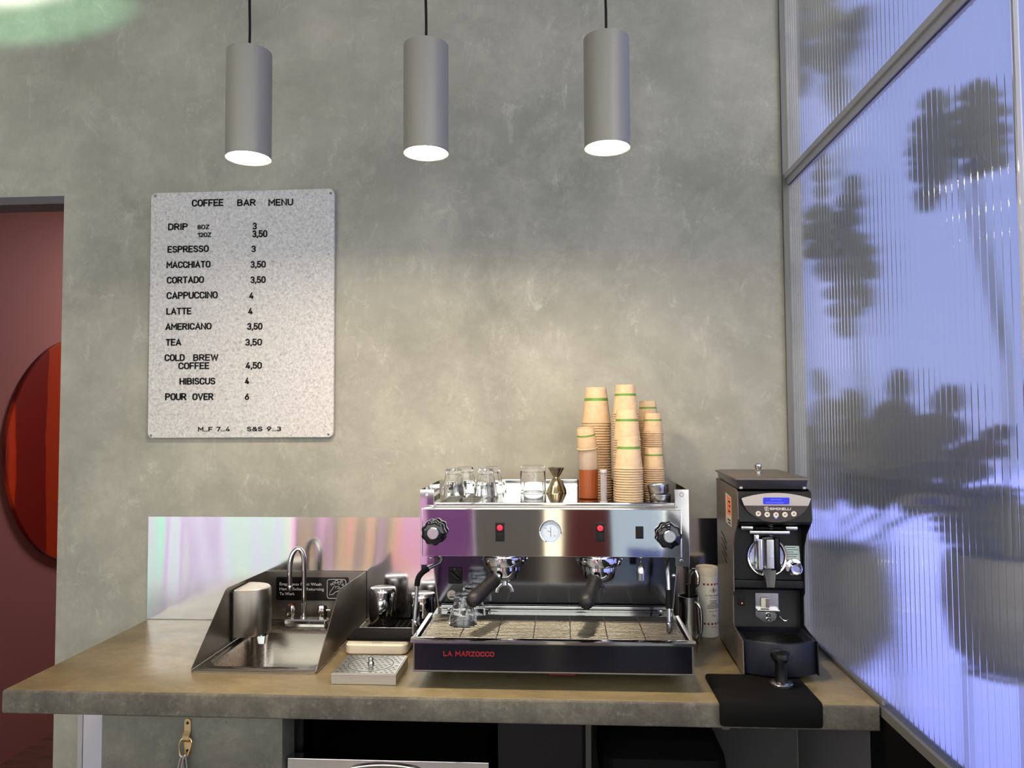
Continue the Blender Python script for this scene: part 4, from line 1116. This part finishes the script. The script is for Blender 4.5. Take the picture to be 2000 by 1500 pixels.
b.tube([HF(-.0245+x, .0358+y, .0022) for x, y in ((.0026, .0022), (-.0016, .0024), (-.0026, .0004), (.0016, -.0008), (.0010, -.0028), (-.0026, -.0028))], .0006, 6, 3)
b.build('lettering', M['white'], pl2, angle=8)
for k in range(5):
    x = -.046 + k*.0230; s = .0225 - .0022*(k in (1, 3)) - .0030*(k == 2)
    q = HF(x, s, .0020)
    bt_ = MB().lathe([(0, 0), (.0070, 0), (.0072, .0012), (.0060, .0022), (.0035, .0016), (0, .0012)], q, 24, hn).build('button', M['offwhite'], pl2)
    MB().lathe([(0, 0), (.0022, 0), (0, .0005)], HF(x, s, .0034), 10, hn).build('button_mark', M['taupe_plastic'], bt_)
    if k == 2: MB().lathe([(0, 0), (.0036, 0), (.003, .0010), (0, .0012)], HF(x, s-.0068, .0022), 14, hn).build('status_light', M['blue_led'], pl2)
# hopper
hp = MB().loft([rrect(1.922, 2.105, -.468, -.163, .004, .4945), rrect(1.920, 2.107, -.474, -.161, .004, .5165), rrect(1.920, 2.107, -.474, -.161, .004, .5195)]).build('bean_hopper', M['smoke'], gr)
MB().loft([rrect(1.914, 2.112, -.482, -.155, .005, .5200), rrect(1.914, 2.112, -.482, -.155, .005, .5240), rrect(1.93, 2.096, -.462, -.175, .004, .5275)]).build('hopper_lid', M['side_brown'], hp)
MB().lathe([(.0085, 0), (.0085, .006), (.0065, .008), (.0075, .013), (.0105, .019), (.0100, .025), (.006, .0295), (0, .0305)], (2.005, -.345, .5276), 28).build('lid_knob', M['chrome'], hp)
for x in (1.930, 2.097): MB().box(x-.004, x+.004, -.4765, -.470, .4948, .5005, .001).build('clip', M['alu'], hp)
# grinding chamber and chute
ch = MB().lathe([(.048, 0), (.0555, 0), (.0565, .004), (.0540, .008), (.050, .0075), (.045, .003), (0, .002)], (2.012, -.3985, .300), 48, (0, -1, 0)).build('grinding_chamber', M['chrome'], gr)
b = MB()
for sx_, sz in ((-.038, -.020), (.038, -.024)):
    b.lathe([(0, 0), (.0048, 0), (.0048, .002), (.0020, .004), (0, .003)], (2.012+sx_, -.4035, .300+sz), 14, (0, -1, 0))
b.build('screws', M['chrome_satin'], ch)
MB().box(1.957, 2.064, -.446, -.399, .3685, .378, .002).box(1.935, 1.968, -.44, -.40, .378, .391, .004).box(2.055, 2.088, -.44, -.40, .378, .391, .004).build('top_bracket', M['chrome_satin'], gr)
b = MB()
b.tube([(2.018+.0055*math.cos(k*.9), -.424+.0055*math.sin(k*.9), .392-k*.00088) for k in range(48)], .0012, 6)
b.build('spring', M['chrome'], gr)
MB().cyl((1.990, -.418, .268), (1.990, -.418, .352), .0105, bev=.002).box(1.972, 1.986, -.427, -.412, .345, .365, .003).build('clamp_post', M['chrome'], gr)
MB().box(2.004, 2.024, -.434, -.405, .272, .352, .002).build('chute_front', M['chrome_satin'], gr)
MB().cyl((2.0345, -.416, .262), (2.0345, -.416, .354), .0095, bev=.001).build('black_post', M['black'], gr)
MB().loft([rrect(1.992, 2.030, -.432, -.40, .003, .268), rrect(1.998, 2.026, -.440, -.402, .003, .246), rrect(2.000, 2.022, -.444, -.412, .003, .224)]).build('dosing_chute', M['smoke'], gr)
MB().box(1.9197, 2.1073, -.412, -.398, .214, .236, .003).build('lower_brow', M['black_satin'], gr)
# adjusting knob and notice
MB().lathe([(0, 0), (.022, 0), (.0235, .004), (.0225, .008), (.0165, .010), (.0165, .016), (.0175, .018), (.0175, .030), (.014, .034), (.009, .0335), (.0085, .032), (0, .032)], (2.083, -.3985, .273), 40, (0, -1, -.05), ).build('adjusting_knob', M['chrome'], gr, label='chrome grind-adjusting knob')
nt_ = MB().prism([(x, -.3987, z) for x, z in ((2.050, .330), (2.100, .330), (2.102, .290), (2.058, .290))], (0, -.0006, 0)).build('notice', M['label_mint'], gr)
b = MB()
for k, (a_, c_) in enumerate(((2.056, 2.090), (2.055, 2.097), (2.057, 2.085), (2.061, 2.096), (2.064, 2.092))): b.box(a_, c_, -.39955, -.3993, .3245-k*.0062, .3262-k*.0062)
b.build('notice_print', M['ink'], nt_)
# power switch, fork plate
ps = MB().box(1.936, 1.956, -.371, -.3681, .155, .179, .001).build('power_switch', M['black'], gr)
MB().lathe([(0, 0), (.0018, 0), (0, .0006)], (1.947, -.3711, .1625), 12, (0, -1, 0)).build('amber_light', M['amber_led'], ps)
fk = MB().prism([(x, -.3683, z) for x, z in ((1.984, .192), (2.047, .192), (2.047, .140), (2.038, .118), (2.026, .112), (2.004, .112), (1.994, .121), (1.984, .127))], (0, -.004, 0)).build('fork_plate', M['chrome_satin'], gr)
MB().box(1.998, 2.022, -.379, -.3725, .152, .180, .002).build('trigger_block', M['offwhite'], fk)
MB().box(2.011, 2.021, -.382, -.379, .154, .178, .001).build('trigger', M['steel_dark'], fk)
MB().box(1.985, 2.046, -.392, -.3725, .144, .150, .001).tube([(2.040, -.380, .140), (2.049, -.392, .128), (2.058, -.395, .122), (2.066, -.392, .125)], .0024, 8, 4).build('fork', M['chrome'], fk)
for z in (.132, .119): MB().lathe([(.0026, 0), (.0058, 0), (.0058, .004), (.0026, .004)], (2.018, -.3725, z), 18, (0, -1, 0)).build('screw', M['chrome'], fk)
# catch tray
def bow(z, k=1.0, x0=1.9195, x1=2.1075, y0=-.512, yb=-.385):
    n = 16; f = []
    for i in range(n+1):
        u = i/n; f.append((x0+(x1-x0)*u, y0 - .040*k*(1-(2*u-1)**2), z))
    return f + [(x1, yb, z), (x0, yb, z)]
MB().loft([bow(.016, .85), bow(.030), bow(.098, 1.0), bow(.101, .97), bow(.100, .85, 1.926, 2.101, -.500), bow(.086, .80, 1.930, 2.097, -.496)]).build('catch_tray', M['navy_plastic'], gr)
b = MB()
for k in range(9): b.box(1.940, 2.088, -.49+k*.011, -.485+k*.011, .0862, .0885)
b.build('tray_grid', M['black'], gr)
for x in (1.94, 2.085):
    for y in (-.47, -.19): MB().cyl((x, y, .0003), (x, y, .017), .012).build('foot', M['rubber'], gr)

# ------------------------------------------------------------------ tamping mat and tamper
tm = thing('tamping_mat', 'black rubber corner tamping mat hooked over the worktop edge', 'mat', (1.94, -.6, 0))
b = MB(); L = []
def matloop(y, z0, z1, r=.010):
    return None
prof = [(-.512, .0004), (-.512, .010), (-.514, .012), (-.700, .012), (-.706, .010), (-.708, .006), (-.708, -.046), (-.706, -.049), (-.696, -.049), (-.6935, -.046), (-.6935, .0004)]
xs = [(1.818, .006), (1.8205, .002), (1.826, 0), (2.050, 0), (2.0555, .002), (2.058, .006)]
cyc, czc = -.61, -.02
def ins(y, z, d):
    # shrink a profile point a little for the rounded ends
    return (y + (d if y < -.699 else (-d if y > -.6 else 0)), z - (d if z > 0.005 else (-d if z < -.03 else 0)))
b.loft([[(x, *ins(y, z, d*.6)) for y, z in prof] for x, d in xs])
b.build('mat', M['rubber'], tm)
tp_ = thing('tamper', 'black tamper with a steel base standing on rubber mat', 'tamper', (1.991, -.600, .0122))
MB().lathe([(0, .0122), (.0285, .0122), (.0292, .0135), (.0292, .021), (.0265, .0235), (.016, .026), (0, .0265)], (1.991, -.600, 0), 44).build('base', M['chrome_satin'], tp_)
MB().lathe([(0, .024), (.0165, .0255), (.0150, .031), (.0145, .060), (.0150, .072), (.0205, .078), (.0245, .083), (.0248, .090), (.0225, .0955), (.014, .0985), (0, .0992)], (1.991, -.600, 0), 36).build('handle', M['black_satin'], tp_)

# ------------------------------------------------------------------ menu board
mb_ = thing('menu_board', 'grey felt coffee menu board with black letters on the wall', 'menu board', (.332, -.012, 1.06))
MB().loft([[(x, -.0085, z) for x, z, _ in rrect(.002, .662, .628, 1.493, .018, 0)], [(x, -.0205, z) for x, z, _ in rrect(.002, .662, .628, 1.493, .018, 0)], [(x, -.022, z) for x, z, _ in rrect(.0035, .6605, .6295, 1.4915, .0165, 0)]]).build('felt_panel', M['felt'], mb_)
MB().box(.06, .60, -.0085, -.0003, .70, 1.42).build('backing', M['white'], mb_)
for x, z in ((.018, 1.482), (.649, 1.476), (.015, .637), (.645, .638)):
    MB().lathe([(0, 0), (.0042, 0), (.0038, .0012), (.0018, .0018), (0, .0014)], (x, -.022, z), 14, (0, -1, 0)).build('screw', M['alu_dark'], mb_)
MENU = [('COFFEE', .152, .266, 1.44, .025), ('BAR', .316, .382, 1.438, .024), ('MENU', .428, .516, 1.436, .024), ('DRIP', .067, .138, 1.358, .024), ('8OZ', .173, .216, 1.359, .016), ('12OZ', .174, .223, 1.331, .016), ('3', .372, .387, 1.354, .024), ('3,50', .371, .425, 1.326, .025), ('ESPRESSO', .066, .215, 1.278, .024), ('3', .368, .384, 1.274, .023), ('MACCHIATO', .063, .222, 1.223, .024), ('3,50', .366, .42, 1.219, .024), ('CORTADO', .065, .199, 1.169, .024), ('3,50', .366, .42, 1.165, .024), ('CAPPUCCINO', .065, .249, 1.114, .025), ('4', .362, .378, 1.11, .023), ('LATTE', .065, .155, 1.059, .024), ('4', .359, .375, 1.056, .023), ('AMERICANO', .062, .228, 1.005, .024), ('3,50', .356, .41, 1.002, .024), ('TEA', .064, .12, .95, .024), ('3,50', .35, .409, .947, .024), ('COLD', .061, .133, .896, .024), ('BREW', .164, .254, .896, .023), ('COFFEE', .111, .222, .867, .024), ('4,50', .352, .409, .866, .024), ('HIBISCUS', .116, .244, .813, .024), ('4', .35, .365, .813, .023), ('POUR', .065, .141, .759, .025), ('OVER', .163, .238, .759, .024), ('6', .35, .365, .758, .023), ('M...F', .185, .235, .65, .016), ('7...4', .25, .298, .65, .016), ('S&S', .359, .413, .65, .016), ('9...3', .429, .479, .65, .016)]
for s, x0, x1, z, cap in MENU:
    MB().strokes(s, (x0, -.0221, z), cap=cap, width=x1-x0, weight=.175, depth=.0022).build('lettering', M['letter'], mb_, angle=20)

# ------------------------------------------------------------------ pendant lamps
PN = [((.694, -.82), 'grey cylinder pendant lamp, leftmost of three, above the menu board'), ((1.128, -.82), 'grey cylinder pendant lamp, middle of the three'), ((1.557, -.82), 'grey cylinder pendant lamp, rightmost of three, above the paper cups')]
pl0 = thing('pendant_lamp', PN[0][1], 'pendant lamp', (0, 0, 0), 'pendant lamps over the worktop')
PZ0, PZ1, PR = 1.3215, 1.583, .0535
MB().lathe([(.0505, PZ0+.001), (.0535, PZ0), (PR, PZ0+.001), (PR, PZ1-.001), (PR-.0015, PZ1), (.008, PZ1), (0, PZ1), (0, PZ1-.002), (.0505, PZ1-.002), (.0505, PZ0+.001)], (0, 0, 0), 64).build('shade', M['pendant'], pl0, local=True)
MB().lathe([(0, PZ0+.0045), (.0502, PZ0+.0045), (.0502, PZ0+.0060), (0, PZ0+.0060)], (0, 0, 0), 48).build('lamp_disc', M['lamp'], pl0, local=True, label='glowing warm white disc')
MB().tube([(0, 0, PZ1), (.0005, 0, PZ1+.06), (-.0012, 0, PZ1+.16), (.0, 0, PZ1+.3), (.0, 0, CEIL-.02)], .0032, 10, 6).build('cord', M['black'], pl0, local=True)
MB().lathe([(0, CEIL), (.05, CEIL), (.05, CEIL-.018), (.046, CEIL-.022), (0, CEIL-.022)], (0, 0, 0), 40).build('ceiling_rose', M['pendant'], pl0, local=True)
kids = children_of(pl0)
pl0.location = Vector((*PN[0][0], Z0))
for (xy, lab) in PN[1:]:
    copy_tree(pl0, kids, (*xy, 0), lab)

# ------------------------------------------------------------------ plants in the courtyard, seen through the fluted panes
def leaf_mesh(p0, p1, w, side, seed):
    r = random.Random(seed)
    p0, p1 = Vector(p0), Vector(p1); ax = p1-p0; L = ax.length; ax.normalize()
    s = Vector(side); s = (s - ax*s.dot(ax)).normalized(); nrm = ax.cross(s)
    b = MB(); n = 44; rows = []
    lob = r.choice((4, 5)); ph = r.uniform(-.2, .2)
    for i in range(n+1):
        t = i/n
        env = math.sin(math.pi*min(1, t*.93+.05))**.62 * (1-.25*t)
        cut = .34 + .66*abs(math.sin(math.pi*(lob*t+ph)))**.6 if .08 < t < .93 else 1
        hw = .5*w*1.12*env*cut
        cen = p0 + ax*(L*t) + nrm*(.10*L*math.sin(math.pi*t)) + s*(.04*L*math.sin(2.2*t))
        bend = nrm*(-.25*hw)
        swp = ax*(.10*w*cut)
        row = []
        for k in (-1, -.5, 0, .5, 1):
            row.append(b.b.verts.new(cen + s*(hw*k) + bend*abs(k) + swp*abs(k)))
        rows.append(row)
    for A, B in zip(rows, rows[1:]):
        for k in range(4): b.b.faces.new((A[k], A[k+1], B[k+1], B[k]))
    # real thickness
    geo = b.b.faces[:]
    bmesh.ops.solidify(b.b, geom=geo, thickness=.0012)
    return b
LV = [[2.36, .271, 2.374, 2.36, .323, 1.905, .116], [2.41, .227, 2.306, 2.41, .116, 1.751, .161], [2.41, -.18, 1.984, 2.41, .199, 1.926, .097], [2.46, .175, 2.084, 2.46, -.053, 2.017, .111], [2.33, .004, 1.594, 2.33, .049, 1.379, .059], [2.33, .268, 1.476, 2.33, .33, 1.219, .076], [2.36, .125, 1.453, 2.36, .102, 1.167, .144], [2.36, -.202, 1.439, 2.36, -.001, 1.226, .098], [2.36, -.054, 1.316, 2.36, -.289, 1.096, .104], [2.39, -.013, 1.257, 2.39, .031, .962, .145], [2.39, .13, 1.308, 2.39, -.169, 1.029, .108],
      [2.39, -.652, 1.514, 2.39, -.552, 1.23, .122], [2.41, -.523, 1.458, 2.41, -.595, 1.284, .123], [2.41, -.809, 1.467, 2.41, -.764, 1.256, .135], [2.41, -.727, 1.392, 2.41, -.858, 1.237, .11],
      [2.36, .007, .408, 2.36, .243, .855, .119], [2.41, .362, .368, 2.41, .385, .716, .154], [2.41, -.033, .379, 2.41, .066, .774, .158], [2.39, -.243, .405, 2.39, -.367, .818, .137], [2.46, .054, .385, 2.46, -.007, .678, .207], [2.43, -.352, .404, 2.43, -.569, .766, .159], [2.46, -.253, .421, 2.46, -.334, .679, .197], [2.43, -.501, .437, 2.43, -.798, .669, .135], [2.43, -.529, .454, 2.43, -.867, .526, .146], [2.41, -.27, .468, 2.41, -.678, .582, .151], [2.46, -.623, .503, 2.46, -.637, .354, .165], [2.46, -.735, .526, 2.46, -.806, .384, .131], [2.46, -.523, .493, 2.46, -.515, .359, .12], [2.41, .61, .383, 2.41, .492, .656, .126], [2.41, .254, .343, 2.41, .601, .509, .149]]
SIDE = (.90, -.40, .10)      # blades turned towards the window
def plant(name, label, base, pot, stems, leaves):
    p = thing(name, label, 'plant', base, 'courtyard plants')
    pot.build('pot', M['ceramic'], p, angle=50)
    for pts, r in stems: MB().tube(pts, r, 8, 5).build('stem', M['stem'], p)
    for k, i in enumerate(leaves):
        q = LV[i]; leaf_mesh(q[:3], q[3:6], q[6], SIDE, i).build('leaf', M['leaf'], p, angle=80)
potA = MB().lathe([(0, 0), (.16, 0), (.20, .30), (.205, .34), (.19, .34), (.18, .30), (0, .29)], (2.62, .14, -.92), 40)
plant('tall_potted_plant', 'tall lobed-leaf plant seen blurred through upper left of partition', (2.62, .14, -.92), potA,
      [([(2.62, .14, -.64), (2.56, .15, .3), (2.46, .10, 1.0), (2.42, .07, 1.5), (2.42, .12, 2.0), (2.40, .2, 2.38)], [.012, .011, .009, .007, .006, .004]),
       ([(2.42, .07, 1.5), (2.38, .1, 1.6), (2.35, .05, 1.60)], .005), ([(2.42, .08, 1.38), (2.38, -.1, 1.42), (2.36, -.2, 1.44)], .004), ([(2.42, .10, 1.75), (2.37, .2, 1.6), (2.335, .268, 1.48)], .004),
       ([(2.42, .12, 1.95), (2.42, -.05, 2.02), (2.41, -.18, 1.985)], .004)], range(0, 11))
# round planter on a thin wire stand
def stand(x, y, z, r, label):
    s = thing('plant_stand', label, 'plant stand', (x, y, -.92), 'plant stands in the courtyard')
    MB().lathe([(r-.006, z-.008), (r+.006, z-.008), (r+.006, z), (r-.006, z)], (x, y, 0), 40).box(x-r, x+r, y-.006, y+.006, z-.008, z-.001).box(x-.006, x+.006, y-r, y+r, z-.008, z-.001).build('ring', M['alu_dark'], s)
    for k in range(3):
        a = 2.1*k+.4
        MB().cyl((x+r*1.15*math.cos(a), y+r*1.15*math.sin(a), -.92), (x+r*.98*math.cos(a), y+r*.98*math.sin(a), z-.004), .006).build('leg', M['alu_dark'], s)
potB = MB().lathe([(0, -.235), (.09, -.235), (.155, -.19), (.205, -.09), (.215, 0), (.200, .10), (.165, .175), (.158, .20), (.148, .20), (.150, .16), (0, .15)], (2.475, .40, 0), 48)
plant('round_potted_plant', 'lobed-leaf plant in a dark round pot seen through partition behind grinder', (2.475, .40, -.235), potB,
      [([(2.475, .40, .15), (2.44, .2, .30), (2.41, -.03, .38)], .008), ([(2.475, .40, .15), (2.43, .37, .30), (2.41, .36, .37)], .007), ([(2.46, .35, .15), (2.42, .1, .28), (2.40, -.24, .41)], .007),
       ([(2.46, .33, .15), (2.45, -.05, .30), (2.43, -.35, .41), (2.43, -.5, .44)], .008), ([(2.475, .42, .15), (2.44, .55, .30), (2.41, .61, .38)], .006), ([(2.44, .2, .30), (2.38, .1, .36), (2.36, .01, .41)], .006)],
      [15, 16, 17, 18, 19, 20, 21, 24, 28, 29])
stand(2.475, .40, -.235, .11, 'thin metal stand under the round pot behind the partition')
potC = MB().lathe([(0, .085), (.07, .085), (.115, .13), (.135, .24), (.130, .33), (.120, .36), (.112, .36), (.115, .31), (0, .30)], (2.50, -.675, 0), 48)
plant('hanging_leaf_plant', 'lobed-leaf plant in a dark pot seen through partition at right frame edge', (2.50, -.675, .085), potC,
      [([(2.50, -.675, .30), (2.48, -.65, .45), (2.46, -.62, .50)], .006), ([(2.50, -.675, .30), (2.47, -.6, .42), (2.44, -.52, .45)], .006), ([(2.50, -.675, .30), (2.49, -.74, .8), (2.43, -.74, 1.25), (2.41, -.80, 1.46)], .006), ([(2.49, -.74, .8), (2.42, -.68, 1.3), (2.39, -.65, 1.51)], .005), ([(2.48, -.66, .42), (2.47, -.72, .50), (2.46, -.735, .53)], .005)],
      [11, 12, 13, 14, 22, 23, 25, 26, 27])
stand(2.50, -.675, .085, .085, 'thin metal stand under the pot at right edge of view')
